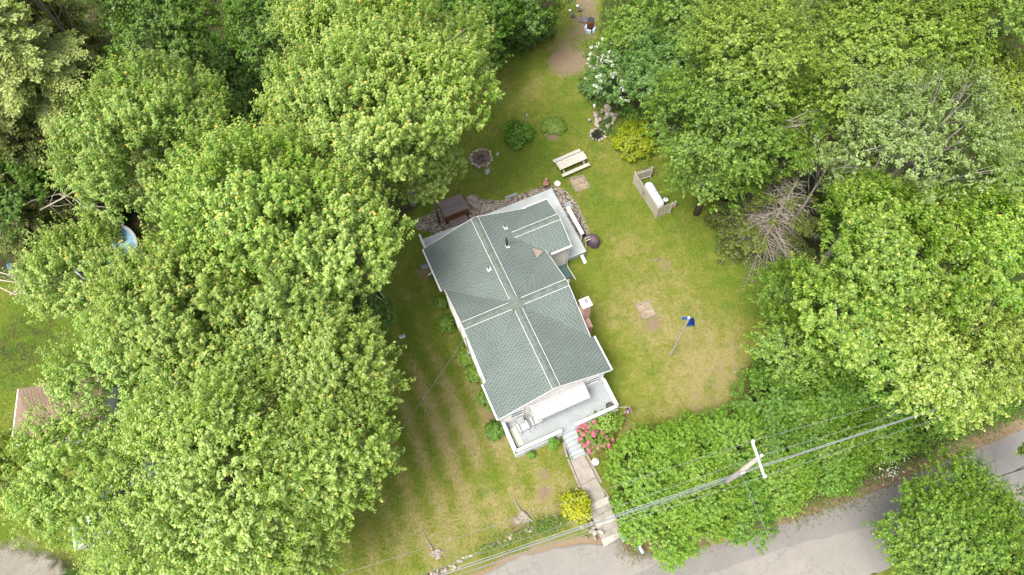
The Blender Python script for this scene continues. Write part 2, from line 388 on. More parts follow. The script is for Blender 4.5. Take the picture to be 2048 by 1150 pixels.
def grid_mesh(name, xs, ys, z, attrs, m):
    nx, ny = len(xs), len(ys); X, Y = np.meshgrid(xs, ys); Z = z(X, Y)
    me = bpy.data.meshes.new(name); me.vertices.add(nx*ny)
    me.vertices.foreach_set('co', np.stack([X, Y, Z], -1).ravel().astype(np.float32))
    i = np.arange(ny-1)[:, None]*nx+np.arange(nx-1)[None]; q = np.stack([i, i+1, i+nx+1, i+nx], -1).reshape(-1, 4)
    me.loops.add(q.size); me.loops.foreach_set('vertex_index', q.ravel().astype(np.int32))
    me.polygons.add(len(q)); me.polygons.foreach_set('loop_start', np.arange(0, q.size, 4, dtype=np.int32))
    me.polygons.foreach_set('loop_total', np.full(len(q), 4, dtype=np.int32))
    me.polygons.foreach_set('use_smooth', np.ones(len(q), bool))
    for k, fn in attrs.items():
        a = me.attributes.new(k, 'FLOAT', 'POINT'); a.data.foreach_set('value', fn(X, Y).ravel().astype(np.float32))
    me.materials.append(m); me.update(calc_edges=True); me.validate()
    o = bpy.data.objects.new(name, me); COL.objects.link(o); return o
def sm(d, wd): return np.clip(d/wd*.5+.5, 0, 1)
def blob(X, Y, px, py, r, z=0., asp=1., rot=0.):
    p = at(px, py, z); dx = X-p[0]; dy = Y-p[1]; c, s = math.cos(rot), math.sin(rot)
    u = dx*c+dy*s; v = (-dx*s+dy*c)/asp; return np.exp(-(u*u+v*v)/(r*r))
LAWN = wpoly([(-200, 560), (60, 560), (170, 620), (350, 640), (700, 560), (830, 420), (860, 200), (930, 130), (1040, 90), (1110, 40), (1130, -90), (1210, -90), (1200, 60),
              (1190, 190), (1235, 235), (1330, 240), (1400, 380), (1480, 430), (1545, 560), (1560, 650), (1500, 730), (1480, 830), (1330, 850), (1250, 900), (1225, 1010),
              (1215, 1080), (1000, 1120), (860, 1180), (500, 1200), (330, 1130), (240, 1180), (130, 1110), (-200, 1060)])
DRIVE = wpoly([(-400, 1050), (30, 1085), (120, 1130), (170, 1300), (-400, 1400)])
GRAVEL = wpoly([(835, 458), (828, 440), (858, 430), (872, 418), (925, 400), (945, 388), (962, 398), (1000, 402), (1040, 388), (1090, 372), (1110, 372), (1130, 380),
                (1150, 400), (1170, 440), (1180, 470), (1160, 480), (1060, 400), (960, 440), (880, 470)])
A0 = R_(23.7)
def dirt_f(X, Y):
    g = 1.0*sm(poly_sd(X, Y, wpoly([(1120, -200), (1215, -200), (1212, 10), (1200, 80), (1150, 100), (1105, 90), (1140, 40)])), 3.0)*.8
    for a in ((1135, 120, 2.6, .8), (1185, 120, 1.6, .75), (1110, 100, 1.6, .5), (1305, 648, 1.0, .75), (1293, 618, .9, .6), (1330, 535, 1.0, .55), (1157, 368, .9, .8), (1410, 800, 1.8, .45),
              (1440, 745, 2.4, .45), (1395, 700, 1.6, .3), (1090, 950, .6, .75), (1090, 985, 1.0, .6), (1040, 1050, 1.5, .55), (1110, 1035, 1.0, .5), (1225, 900, 1.0, .35), (1210, 880, 1.0, .5),
              (925, 850, 1.2, .3), (1025, 925, 1.0, .35), (1062, 905, 1.2, .4), (990, 840, 1.3, .6), (900, 1105, 1.6, .4), (770, 1070, .5, .5), (1105, 270, 1.0, .7), (965, 322, 1.5, .35), (1170, 620, .7, .4),
              (1205, 245, 1.4, .5), (860, 430, 1.8, .35), (855, 540, 1.2, .7), (900, 640, .7, .5), (925, 700, .6, .4), (950, 560, .8, .2), (1270, 300, 1.6, .3), (1350, 870, 2, .2), (130, 680, 2.0, .4), (1100, 880, .5, .5), (1125, 905, .4, .7),
              (1340, 712, .3, .6), (1175, 340, .6, .3), (1230, 330, .8, .35), (1240, 350, .7, .4), (1370, 440, 1.5, .2), (690, 640, 2.5, .4), (850, 320, 3, .35), (1250, 500, .5, .45), (1225, 420, .5, .4), (1345, 590, .6, .45), (1420, 560, .7, .4), (1260, 700, .6, .4), (1330, 770, .7, .4), (1470, 690, 1., .45), (1190, 600, .4, .4), (1030, 1000, .8, .45), (960, 1010, .8, .4)):
        g = np.maximum(g, a[3]*blob(X, Y, a[0], a[1], a[2]))
    g = np.maximum(g, .52*np.exp(-((bank_d(X, Y)+1.2)/1.1)**2))
    return g
def dry_f(X, Y):
    g = np.full(X.shape, .30)
    for px, py, r, k in ((1000, 960, 5, .3), (920, 830, 3.5, .22), (880, 1000, 4, .12), (1450, 740, 4, .4), (1400, 800, 3, .3), (1260, 470, 2.2, .12), (1270, 560, 4, .2), (1210, 640, 3, .18), (1390, 620, 4, .18),
                         (1080, 1010, 3, .3), (1170, 700, 2, -.1), (1000, 880, 2.4, .2), (1040, 200, 4, .05), (1000, 150, 3, -.05), (1070, 190, .9, .3), (1080, 160, 1, .25), (1130, 300, 3, -.05),
                         (770, 1080, 4, .12), (860, 720, 4, .06), (1230, 330, 1.4, .1), (1370, 480, 3, -.1), (1480, 560, 2.5, -.1), (1185, 860, 2, .2), (1240, 860, 2, .2), (1140, 440, 2, .05),
                         (60, 680, 8, -.1), (820, 700, 3.5, -.1), (780, 640, 3, -.2), (1350, 740, 4, .02), (990, 950, 1.4, -.45), (1060, 950, 1.2, -.3), (1110, 920, 1, -.2), (1180, 480, 1.5, -.2), (1100, 240, 3, -.12), (1480, 650, 3, .1), (900, 1080, 3, .12)):
        g = g+k*blob(X, Y, px, py, r)
    # mowing stripes along the house on the side lawn
    u = X*math.cos(A0)+Y*math.sin(A0); c = at(860, 800, 0); msk = blob(X, Y, 850, 830, 8.5)
    g = g+.05*msk+.34*msk*np.sin(u*2*math.pi/1.7+.4*np.sin(Y*.35))
    return g
def litter_shade_f(X, Y):
    g = sm(-poly_sd(X, Y, LAWN), 1.2); d = bank_d(X, Y)
    g = np.maximum(g, sm(-(d+.6), .8))
    g = np.maximum(g, .52*blob(X, Y, 50, 690, 7)); g = np.where(d < -5.5, .2, g)  # far-left grass: brownish leaf litter that doubles as painted tree shade
    return g
def gravel_f(X, Y):
    return sm(poly_sd(X, Y, GRAVEL), .5)
GX = axis(-52, 46, .3, 1600); GY = axis(-4, 58, .3, 1600)
g_ = grid_mesh('ground', GX, GY, gz, dict(dirt=dirt_f, dry=dry_f, litter=litter_shade_f, drive=lambda X, Y: sm(poly_sd(X, Y, DRIVE), 2.), bank=lambda X, Y: np.exp(-((bank_d(X, Y)+1.3)/1.2)**2), gravel=gravel_f), M['ground'])  # litter also carries the painted tree shade on the far-left grass
g_['kind'] = 'structure'

def sheet(name, poly, z, m, kind='structure', th=None):
    # flat polygon sheet; edge wobbled for an uneven border
    n = len(poly); pts = []; rg = random.Random(5)
    for i in range(n):
        a = np.array(poly[i][:2]); b = np.array(poly[(i+1) % n][:2]); L = np.linalg.norm(b-a); k = max(1, int(L/.5)) if L < 40 else 1
        for j in range(k):
            p = a+(b-a)*j/k; w_ = .07 if L < 40 else 0
            pts.append((p[0]+rg.uniform(-w_, w_), p[1]+rg.uniform(-w_, w_)))
    mb = MB()
    if th: mb.prism(pts, z-th, z)
    else: mb.add([(p[0], p[1], z) for p in pts], [tuple(range(len(pts)))])
    import bmesh
    me = mb.mesh(name, m); bm = bmesh.new(); bm.from_mesh(me); bmesh.ops.triangulate(bm, faces=[f for f in bm.faces if len(f.verts) > 4]); bm.normal_update()
    if not th:
        for f in bm.faces:
            if f.normal.z < 0: f.normal_flip()
    bm.to_mesh(me); bm.free()
    o = bpy.data.objects.new(name, me); COL.objects.link(o)
    if kind: o['kind'] = kind
    return o
ROAD = wpoly([(900, 1186), (960, 1152), (1000, 1130), (1045, 1110), (1110, 1096), (1180, 1088), (1205, 1092), (1240, 1076), (1262, 1102), (1330, 1108), (1400, 1098), (1500, 1066), (1600, 1036), (1700, 1002),
              (1800, 962), (1900, 918), (1980, 888), (2048, 858), (2250, 770), (2600, 610), (2800, 700), (2300, 880), (2080, 985), (1990, 1015), (1900, 1042), (1813, 1068), (1700, 1092), (1600, 1116), (1500, 1150),
              (1407, 1185), (1200, 1240), (800, 1420), (300, 1700), (-200, 1700), (500, 1340)], ROADZ)
sheet('road', ROAD, ROADZ+.03, M['asphalt'])
APR = wpoly([(2080, 958), (1990, 988), (1900, 1012), (1813, 1038), (1700, 1062), (1600, 1087), (1500, 1120), (1407, 1154), (1200, 1242), (1100, 1290), (1300, 1400), (1560, 1250), (1700, 1168), (1760, 1142), (1840, 1110), (2100, 1050)], ROADZ)
sheet('side_road', APR, ROADZ+.036, M['asphalt_pale'])
# worn pale patch of the wide shoulder in front of the steps
sheet('road_shoulder', wpoly([(900, 1190), (960, 1156), (1000, 1134), (1045, 1113), (1110, 1099), (1180, 1091), (1206, 1094), (1240, 1082), (1262, 1108), (1330, 1116), (1250, 1160), (1130, 1215), (980, 1290), (700, 1390), (500, 1380)], ROADZ), ROADZ+.042, M['asphalt_pale'])

# ---------------------------------------------------------------- house
HA = A0; HO = np.array([-2.169, 12.295, 0.])
UX = np.array([math.cos(HA), math.sin(HA), 0]); UY = np.array([-UX[1], UX[0], 0])
def hw(x, y, z=0.): return HO+UX*x+UY*y+np.array([0, 0, z])
def hloc(px, py, z): 
    p = at(px, py, z)-HO; return float(p@UX), float(p@UY)
HS = thing('house', 'cream one-storey house with green shingle roof and white front porch', 'house', HO, HA)
EZ, RZ = 3.5, 5.1
def slab(mb, uvs, poly, th=.13):
    "roof slope from a list of (x,y,z); uv along the first edge"
    P = [Vector(p) for p in poly]; n = len(P); e = (P[1]-P[0]).normalized(); nn = None
    nn = (P[1]-P[0]).cross(P[-1]-P[0]).normalized()
    if nn.z < 0: nn = -nn
    up = nn.cross(e)
    o = len(mb.v); mb.v += [tuple(p) for p in P]+[tuple(p-Vector((0, 0, th))) for p in P]
    fs = [tuple(o+i for i in range(n)), tuple(o+n+i for i in range(n))[::-1]]+[(o+i, o+n+i, o+n+(i+1) % n, o+(i+1) % n) for i in range(n)]
    v1 = (P[1]-P[0]).cross(P[2]-P[1])
    if v1.z < 0: fs = [f[::-1] for f in fs]
    mb.f += fs
    k = random.Random(n*7+int(P[0].x*10)).random()*3
    for p in P+P: uvs.append((p.dot(e)+k, p.dot(up)))
def roof_obj(name, polys, parent, m, label=None):
    mb = MB(); uvs = []
    for p in polys: slab(mb, uvs, p)
    me = mb.mesh(name, m); uvl = me.uv_layers.new(name='UVMap')
    for l in me.loops: uvl.data[l.index].uv = uvs[l.vertex_index]
    o = bpy.data.objects.new(name, me); COL.objects.link(o); o.parent = parent
    if label: o['label'] = label
    return o
XR = 3.9; y0, y1 = -.04, 13.8; c0, c1, cy = 2.6, 10.15, 6.4
def zm(x): return EZ+(RZ-EZ)*(1-abs(x-XR)/(XR+.25 if x < XR else 8.0-XR))
roof = roof_obj('roof', [
    [(-.25, y0, EZ), (-.25, c0, EZ), (.02, c0, zm(.02)), (.02, c1, zm(.02)), (-.25, c1, EZ), (-.25, y1, EZ), (XR, y1, RZ), (XR, y0, RZ)],
    [(8.0, y1, EZ), (8.0, c1-.5, EZ), (7.72, c1-.5, zm(7.72)), (7.72, c0, zm(7.72)), (8.0, c0, EZ), (8.0, y0, EZ), (XR, y0, RZ), (XR, y1, RZ)],
    [(0.0, c0, EZ+.04), (7.76, c0, EZ+.04), (7.76, cy, RZ), (0.0, cy, RZ)],
    [(7.76, c1, EZ+.04), (0.0, c1, EZ+.04), (0.0, cy, RZ), (7.76, cy, RZ)],
    [(4.2, 9.62, EZ), (9.66, 9.62, EZ), (9.66, 11.72, 4.36), (4.2, 11.72, 4.36)],
    [(9.66, 13.88, EZ), (4.2, 13.88, EZ), (4.2, 11.72, 4.36), (9.66, 11.72, 4.36)]], HS, M['shingle'])
# ridge vents: cap strip and two white flashing strips on each
def vent(a, b, zr, slope, half=.24):
    a = Vector(a); b = Vector(b); d = (b-a).normalized(); s = Vector((-d.y, d.x, 0)); mb = MB(); q = []
    segs = max(2, int((b-a).length/.9))
    zs = zr+.045
    for i in range(segs):
        p = a+(b-a)*(i/segs); r = a+(b-a)*((i+1)/segs-.008/(1)*.3)
        q = [p+s*half, p, p-s*half, r+s*half, r, r-s*half]; v = []
        for j, t in enumerate(q):
            h = zs if j % 3 == 1 else zs-half*slope+.01
            v.append((t.x, t.y, h)); 
        for j, t in enumerate(q):
            h = (zs if j % 3 == 1 else zs-half*slope+.01)-.09
            v.append((t.x, t.y, h))
        mb.add(v, [(0, 3, 4, 1), (1, 4, 5, 2), (6, 7, 10, 9), (7, 8, 11, 10), (0, 1, 7, 6), (1, 2, 8, 7), (3, 9, 10, 4), (4, 10, 11, 5), (0, 6, 9, 3), (2, 5, 11, 8)])
    o = mb.build('ridge_vent', M['ridgecap'], roof)
    for sg in (1, -1):
        f = MB(); h = zr-(half+.02)*slope+.05; 
        f.beam((*(a+s*sg*(half+.03)).to_2d(), h), (*(b+s*sg*(half+.03)).to_2d(), h), .032, .05); f.build('flashing', M['vinyl'], roof)
vent((XR, y0+.02, 0), (XR, cy-.4, 0), RZ, .4); vent((XR, cy+.4, 0), (XR, y1-.02, 0), RZ, .4)
vent((.02, cy, 0), (XR-.4, cy, 0), RZ, .42); vent((XR+.4, cy, 0), (7.74, cy, 0), RZ, .42)
vent((6.0, 11.72, 0), (9.64, 11.72, 0), 4.36, .4, .22)
MB().box((XR, cy, RZ+.035), (.85, .85, .03)).build('ridge_vent', M['ridgecap'], roof)
# fascia, rake trim and gutters
t = MB()
for q in ((-.36, -.253, y0, c0-.003), (-.36, -.253, c1+.003, y1), (8.003, 8.10, y0, c0-.003), (8.03, 9.70, 9.50, 9.617), (7.6, 9.66, 13.883, 13.95)):
    MB().bx(*q, EZ-.16, EZ+.02).build('gutter', M['white'], HS)
MB().bx(-.25, .06, c1+.003, c1+.05, EZ-.15, EZ+.02).build('trim', M['white'], HS)
def rake(p, q, wd=.03, ht=.17): MB().beam(p, q, wd, ht).build('trim', M['white'], HS)
for (xa, za, xb, zb) in ((-.25, EZ, XR, RZ), (XR, RZ, 8.0, EZ)):
    rake((xa, y0-.017, za-.07), (xb, y0-.017, zb-.07)); rake((xa, y1+.017, za-.07), (xb, y1+.017, zb-.07))
for x in (-.018, 7.778):
    rake((x, c0, EZ-.03), (x, cy, RZ-.07)); rake((x, cy, RZ-.07), (x, c1, EZ-.03))
rake((9.678, 9.62, EZ-.07), (9.678, 11.72, 4.29)); rake((9.678, 11.72, 4.29), (9.678, 13.88, EZ-.07))
# walls with clapboard courses modelled as slim shadow-lap boards
def gable_prism(mb, ax, a0, a1, b0, b1, ze, zr, zb):
    bm_ = (b0+b1)/2; prof = [(b0, zb), (b1, zb), (b1, ze), (bm_, zr), (b0, ze)]; vs = []
    for a in (a0, a1):
        for b, z in prof: vs.append((a, b, z) if ax == 'x' else (b, a, z))
    mb.add(vs, [(0, 1, 2, 3, 4), (9, 8, 7, 6, 5)]+[(i, i+5, (i+1) % 5+5, (i+1) % 5) for i in range(5)])
wl = MB()
gable_prism(wl, 'y', .12, 13.62, .1, 7.62, EZ-.04, RZ-.17, .35)
gable_prism(wl, 'x', -.04, 7.70, 2.75, 10.0, EZ-.06, RZ-.19, .35)
gable_prism(wl, 'x', 6.5, 9.46, 9.78, 13.72, EZ-.09, 4.19, .35)
wall = wl.build('wall', M['cream'], HS)
fd = MB().bx(.14, 7.58, .16, 13.58, 0, .35).bx(0., 7.66, 2.8, 9.95, -.02, .347).bx(6.5, 9.42, 9.82, 13.68, -.01, .345); fd.build('foundation', M['concrete'], HS)
cb = MB()
z = .5
while z < 4.6:
    def half(ze, zr, h, z): return h if z < ze else max(0, h*(zr-z)/(zr-ze))
    h = half(EZ-.04, RZ-.17, 3.76, z)-.06
    if h > .2 and z > 1.05: cb.box((3.86, .115, z), (2*h, .012, .022))
    h = half(EZ-.06, RZ-.19, 3.625, z)-.06
    if h > .2: cb.box((-.045, 6.375, z), (.012, 2*h, .022)); cb.box((7.705, 6.375, z), (.012, 2*h, .022))
    if z < EZ-.15:
        cb.box((8.6, 9.775, z), (1.7, .012, .022)); cb.box((.095, 11.8, z), (.012, 3.6, .022)); cb.box((.095, 1.4, z), (.012, 2.5, .022))
    z += .115
cb.build('clapboard', M['cream'], wall)
def window(x, y, z, wd, ht, face):
    "face: 'f' front (-y), 'l' left (-x), 'a' right"
    fr = MB(); gl = MB(); t_ = .05
    def bx3(mb, u0, u1, z0, z1, d0, d1):
        if face == 'f': mb.bx(x+u0, x+u1, y-d1, y-d0, z0, z1)
        elif face == 'l': mb.bx(x-d1, x-d0, y+u0, y+u1, z0, z1)
        else: mb.bx(x+d0, x+d1, y+u0, y+u1, z0, z1)
    w2 = wd/2
    bx3(fr, -w2-.07, -w2, z-.07, z+ht+.07, .002, .06); bx3(fr, w2, w2+.07, z-.07, z+ht+.07, .002, .06)
    bx3(fr, -w2, w2, z-.07, z, .002, .065); bx3(fr, -w2, w2, z+ht, z+ht+.07, .002, .065); bx3(fr, -w2, w2, z+ht/2-.025, z+ht/2+.025, .002, .05)
    bx3(gl, -w2, w2, z, z+ht, .003, .025)
    f = fr.build('window', M['white'], HS); gl.build('pane', M['glass'], f)
window(1.15, .108, 1.95, .8, 1.05, 'f'); window(6.75, .108, 1.95, .8, 1.05, 'f')
window(-.05, 7.9, 1.5, 1.0, 1.3, 'l'); window(-.05, 3.9, 1.7, .9, 1.1, 'l')
dr = MB().bx(3.6, 4.5, .06, .105, 1.02, 3.02).build('door', M['white'], HS); MB().lathe([(.03, -.02), (.035, 0), (.03, .02)], (4.4, .04, 2.0), 8).build('handle', M['metal'], dr)
# vents and pipes on the roof
def plumb(px, py, xg, rr, hh, m='dark', nm='vent_pipe'):
    x, y = hloc(px, py, 4.7); z = zm(x)
    x, y = hloc(px, py, z)
    p = MB().lathe([(rr, -.1), (rr, hh), (rr*.7, hh), (rr*.7, hh-.04)], (x, y, z), 12).build(nm, M[m], roof, True)
    MB().box((x+.03, y-.03, zm(x)+.02), (.30, .30, .012), ry=(.38 if x > XR else -.38)).lathe([(rr+.06, 0), (rr+.02, .08)], (x, y, zm(x)), 10).build('flashing', M['vinyl'], p)
plumb(977, 538, 0, .05, .35); plumb(1010, 455, 0, .05, .35); plumb(1014, 492, 0, .09, 1.1, 'dark')
x, y = hloc(1076, 503, 4.1); 
tp = [hloc(px, py, 4.2) for px, py in ((1065, 492), (1086, 496), (1074, 513))]
def zadd(y): return EZ+(4.36-EZ)*(1-abs(y-11.72)/2.1)
MB().add([(a, b, max(zm(a), zadd(b))+.02) for a, b in tp]+[(a, b, max(zm(a), zadd(b))+.035) for a, b in tp], [(0, 1, 2), (3, 5, 4), (0, 3, 4, 1), (1, 4, 5, 2), (2, 5, 3, 0)]).build('roof_patch', M['tan'], roof)
# chimney
ch = MB().bx(7.80, 8.45, 3.95, 4.65, 0, 4.4)
ch.bx(7.77, 8.32, 4.0, 4.6, 4.4, 6.0)
for z in (2.6, 3.4): pass
ch = MB().bx(7.80, 8.50, 3.60, 4.60, 0, 2.6).add([(7.8, 3.6, 2.6), (8.5, 3.6, 2.6), (8.5, 4.6, 2.6), (7.8, 4.6, 2.6), (7.8, 4.02, 3.3), (8.36, 4.02, 3.3), (8.36, 4.58, 3.3), (7.8, 4.58, 3.3)],
   [(0, 1, 5, 4), (1, 2, 6, 5), (2, 3, 7, 6), (3, 0, 4, 7), (4, 5, 6, 7)]).bx(7.80, 8.36, 4.02, 4.58, 3.3, 5.55)
def brick_mat():
    m = bpy.data.materials.new('brickwork'); m.use_nodes = True; t = m.node_tree; n = t.nodes; L = t.links
    b = n['Principled BSDF']; b.inputs['Roughness'].default_value = .9
    tc = n.new('ShaderNodeTexCoord'); mp = n.new('ShaderNodeMapping'); mp.inputs['Rotation'].default_value = (R_(90), 0, R_(40))
    L.new(tc.outputs['Object'], mp.inputs[0]); k = n.new('ShaderNodeTexBrick'); L.new(mp.outputs[0], k.inputs['Vector'])
    k.inputs['Scale'].default_value = 1; k.inputs['Brick Width'].default_value = .2; k.inputs['Row Height'].default_value = .075; k.inputs['Mortar Size'].default_value = .008
    k.inputs['Color1'].default_value = (.27, .12, .085, 1); k.inputs['Color2'].default_value = (.40, .21, .16, 1); k.inputs['Mortar'].default_value = (.45, .40, .36, 1)
    L.new(k.outputs[0], b.inputs['Base Color']); return m
M['brickwork'] = brick_mat()
chim = ch.build('chimney', M['brickwork'], HS)
MB().bx(7.72, 8.44, 3.94, 4.66, 5.55, 5.68).build('chimney_cap', M['cap'], chim, bevel=.02)
MB().lathe([(.12, 0), (.12, .22), (.09, .22), (.09, .1)], (8.12, 4.34, 5.68), 12).build('flue', M['metal'], chim)
# front porch
PF, PL, PR, PZ = -2.12, -.02, 7.72, 1.0
pd = MB(); n = 17; wd = (0.12-PF)/n
for i in range(n): pd.bx(PL+.1, PR-.1, PF+wd*i+.009, PF+wd*(i+1)-.009, PZ-.05, PZ-random.Random(i).uniform(0, .006))
pd.build('porch_floor', M['porchgrey'], HS)
pu = MB().bx(PL+.12, PR-.12, PF+.05, .1, PZ-.2, PZ-.055); pu.build('porch_frame', M['timber'], HS)
sk = MB().bx(PL, PL+.05, PF, .1, .02, PZ-.02).bx(PR-.05, PR, PF, .1, .02, PZ-.02)
GL, GR = 3.42, 4.46
sk.bx(PL+.05, GL, PF, PF+.05, .02, PZ-.02).bx(GR, PR-.05, PF, PF+.05, .02, PZ-.02)
x = PL+.3
while x < PR:
    if not GL-.1 < x < GR+.1: sk.bx(x-.03, x+.03, PF-.015, PF-.001, .03, PZ-.05)
    x += .35
sk.build('skirt', M['vinyl'], HS)
def railing(a, b, parent, zb, h=.78, gapw=.11, solid=True, name='railing'):
    a = np.array(a, float); b = np.array(b, float); L = np.linalg.norm(b-a); d = (b-a)/L; mb = MB()
    mb.beam((*a, zb+h), (*b, zb+h), .20, .05); mb.beam((*a, zb+h-.08), (*b, zb+h-.08), .06, .09); mb.beam((*a, zb+.12), (*b, zb+.12), .06, .06)
    k = int(L/gapw)
    for i in range(k+1):
        p = a+d*(L*i/k); mb.box((p[0], p[1], zb+h/2+.03), (.05, .05, h-.18), rz=math.atan2(d[1], d[0]))
    for p in (a, b): mb.box((p[0], p[1], zb+h/2-.01), (.12, .12, h+.02), rz=math.atan2(d[1], d[0]))
    return mb.build(name, M['white'], parent)
i_ = .1
railing((PL+i_, .06), (PL+i_, PF+i_), HS, PZ); railing((PL+i_, PF+i_), (GL, PF+i_), HS, PZ); railing((GR, PF+i_), (PR-i_, PF+i_), HS, PZ); railing((PR-i_, PF+i_), (PR-i_, .06), HS, PZ)
# solid back panels of the parapet
pp = MB().bx(PL+.045, PL+.06, PF+.1, .05, PZ+.02, PZ+.66).bx(PL+.1, GL-.05, PF+.045, PF+.06, PZ+.02, PZ+.66).bx(GR+.05, PR-.1, PF+.045, PF+.06, PZ+.02, PZ+.66); pp.build('parapet_panel', M['white'], HS)
# stairs
st = MB(); ns = 6; ya, yb = PF-.0, -3.85
for i in range(ns):
    z = PZ-(i+1)*PZ/ns+.02; yy = ya-(i)*(ya-yb)/ns
    st.bx(GL+.04, GR-.04, yy-(ya-yb)/ns-.02, yy, z-.04, z)
    st.bx(GL+.05, GR-.05, yy-.03, yy-.005, z, z+PZ/ns-.045)
ps = st.build('porch_stair', M['stepgrey'], HS)
sg = MB()
for x in (GL+.02, GR-.02): sg.beam((x, ya, PZ-.1), (x, yb-.02, .02), .04, .22)
sg.build('stringer', M['stepgrey'], ps)
# awning: ribbed white sheet
aw = MB(); X0, X1 = 2.05, 6.0; n = 92; vs = []
for i in range(n+1):
    x = X0+(X1-X0)*i/n; o = .06 if i % 4 < 2 else -.06
    for (y, z) in ((.10, 3.22), (-.5, 3.06), (-.98, 2.88), (-1.02, 2.76)):
        vs.append((x, y, z+o))
nv = len(vs); vs += [(a, b, c-.012) for a, b, c in vs]; fs = []
for i in range(n):
    for j in range(3):
        a = i*4+j; fs += [(a, a+4, a+5, a+1), (nv+a, nv+a+1, nv+a+5, nv+a+4)]
    fs += [(i*4, nv+i*4, nv+i*4+4, i*4+4), (i*4+3, i*4+7, nv+i*4+7, nv+i*4+3)]
aw.add(vs, fs); awn = aw.build('awning', M['awning'], HS)
for x in (X0-.01, X1+.01):
    MB().add([(x, .1, 3.2), (x, -1.0, 2.8), (x, .1, 2.75), (x+.015, .1, 3.2), (x+.015, -1.0, 2.8), (x+.015, .1, 2.75)], [(0, 1, 2), (3, 5, 4), (0, 3, 4, 1), (1, 4, 5, 2), (2, 5, 3, 0)]).build('side_panel', M['white'], awn)
for x in (X0+.05, (X0+X1)/2, X1-.05): MB().beam((x, -.95, 2.74), (x, .1, 2.3), .025, .025).build('awning_bracket', M['white'], awn)
# bulkhead doors and step
bh = MB().add([(8.05, 8.65, 0), (9.28, 8.65, 0), (9.28, 10.0, 0), (8.05, 10.0, 0), (8.05, 8.65, .75), (9.28, 8.65, .28), (9.28, 9.76, .28), (8.05, 9.76, .75)], [(0, 1, 5, 4), (1, 2, 6, 5), (3, 0, 4, 7), (4, 5, 6, 7), (2, 3, 7, 6)])
bko = bh.build('bulkhead', M['concrete'], HS)
for a, b in ((8.64, 9.19), (9.205, 9.75)):
    MB().add([(7.9, a, .84), (9.36, a, .285), (9.36, b, .285), (7.9, b, .84), (7.9, a, .80), (9.36, a, .245), (9.36, b, .245), (7.9, b, .80)], [(0, 1, 2, 3), (7, 6, 5, 4), (0, 4, 5, 1), (2, 6, 7, 3), (1, 5, 6, 2), (0, 3, 7, 4)]).build('bulkhead_door', M['bulkhead'], bko)
# downspouts, meter box
ds = MB().tube([(9.52, 9.58, 3.38), (9.5, 9.7, 3.2), (9.5, 9.7, .3), (9.52, 9.5, .12), (9.62, 8.4, .08)], .045, 8); ds.build('downspout', M['white'], HS)
MB().tube([(-.2, .1, 3.38), (-.02, .16, 3.2), (-.0, .16, 1.2)], .045, 8).build('downspout', M['white'], HS)
MB().tube([(-.3, 13.5, 3.4), (.04, 13.5, 3.2), (.04, 13.5, .3), (-.5, 13.4, .15)], .045, 8).build('downspout', M['white'], HS)
MB().bx(-.2, -.05, 5.55, 5.85, 1.3, 1.85).build('meter_box', M['metal'], HS)
MB().tube([(-.12, 5.7, 1.85), (-.12, 5.7, 4.6)], .03, 8).tube([(-.12, 5.7, 4.6), (-.2, 5.6, 4.75), (-.3, 5.6, 4.65)], .035, 8).build('service_mast', M['metal'], HS)
# back deck
DZ = .6
DP = [(-.02, 15.62), (11.25, 16.22), (11.3, 10.0), (9.52, 10.0), (9.52, 13.75), (-.02, 13.64)]
dk = MB(); k = 0; y = 13.62
def yt(x): return 15.62+(x+.02)*.6/11.27
wdt = .14
while y < 16.2:
    xs_, xe = -.02, 11.27
    if xe-xs_ > .1: dk.bx(xs_, xe, y+.006, y+wdt-.006, DZ-.04, DZ-random.Random(k).uniform(0, .005))
    y += wdt; k += 1
y = 10.0
while y < 13.6:
    dk.bx(9.50, 11.28, y+.006, y+wdt-.006, DZ-.04, DZ-random.Random(k).uniform(0, .005)); y += wdt; k += 1
dko = dk.build('back_deck', M['deckgrey'], HS)
MB().bx(9.5, 11.24, 10.02, 10.06, .1, DZ-.045).bx(11.2, 11.24, 10.06, 16.1, .1, DZ-.045).beam((.02, 16.2, .33), (11.2, 16.2, .33), .04, .44).bx(.0, .04, 13.7, 16.15, .1, DZ-.045).build('rim_joist', M['stepgrey'], dko)
def orail(a, b, parent, zb, h=.95, capw=.16):
    a = np.array(a, float); b = np.array(b, float); L = np.linalg.norm(b-a); d = (b-a)/L; mb = MB(); rz = math.atan2(d[1], d[0])
    mb.beam((*a, zb+h), (*b, zb+h), capw, .04); mb.beam((*a, zb+h-.1), (*b, zb+h-.1), .04, .09); mb.beam((*a, zb+.15), (*b, zb+.15), .04, .09)
    k = max(2, int(L/.13))
    for i in range(k+1):
        p = a+d*(L*i/k); mb.box((p[0], p[1], zb+h/2), (.035, .035, h-.15), rz=rz)
    for p in (a, b): mb.box((p[0], p[1], zb+h/2), (.09, .09, h), rz=rz)
    return mb.build('railing', M['white'], parent)
orail((.03, 13.9), (.03, 16.2), dko, DZ-.04, 1.0); 
# bench-style rail along the deck's right side
MB().bx(11.28, 11.58, 11.1, 13.75, 1.36, 1.42).build('rail_cap', M['white'], dko)
for y in (11.2, 13.6): MB().bx(11.36, 11.46, y-.05, y+.05, .1, 1.36).build('rail_post', M['vinyl'], dko)
# plank off the deck corner
p0 = hloc(1163, 510, .55); p1 = hloc(1171, 526, .15)
MB().beam((*p0, .57), (*p1, .12), .26, .05).build('ramp_plank', M['white'], dko)

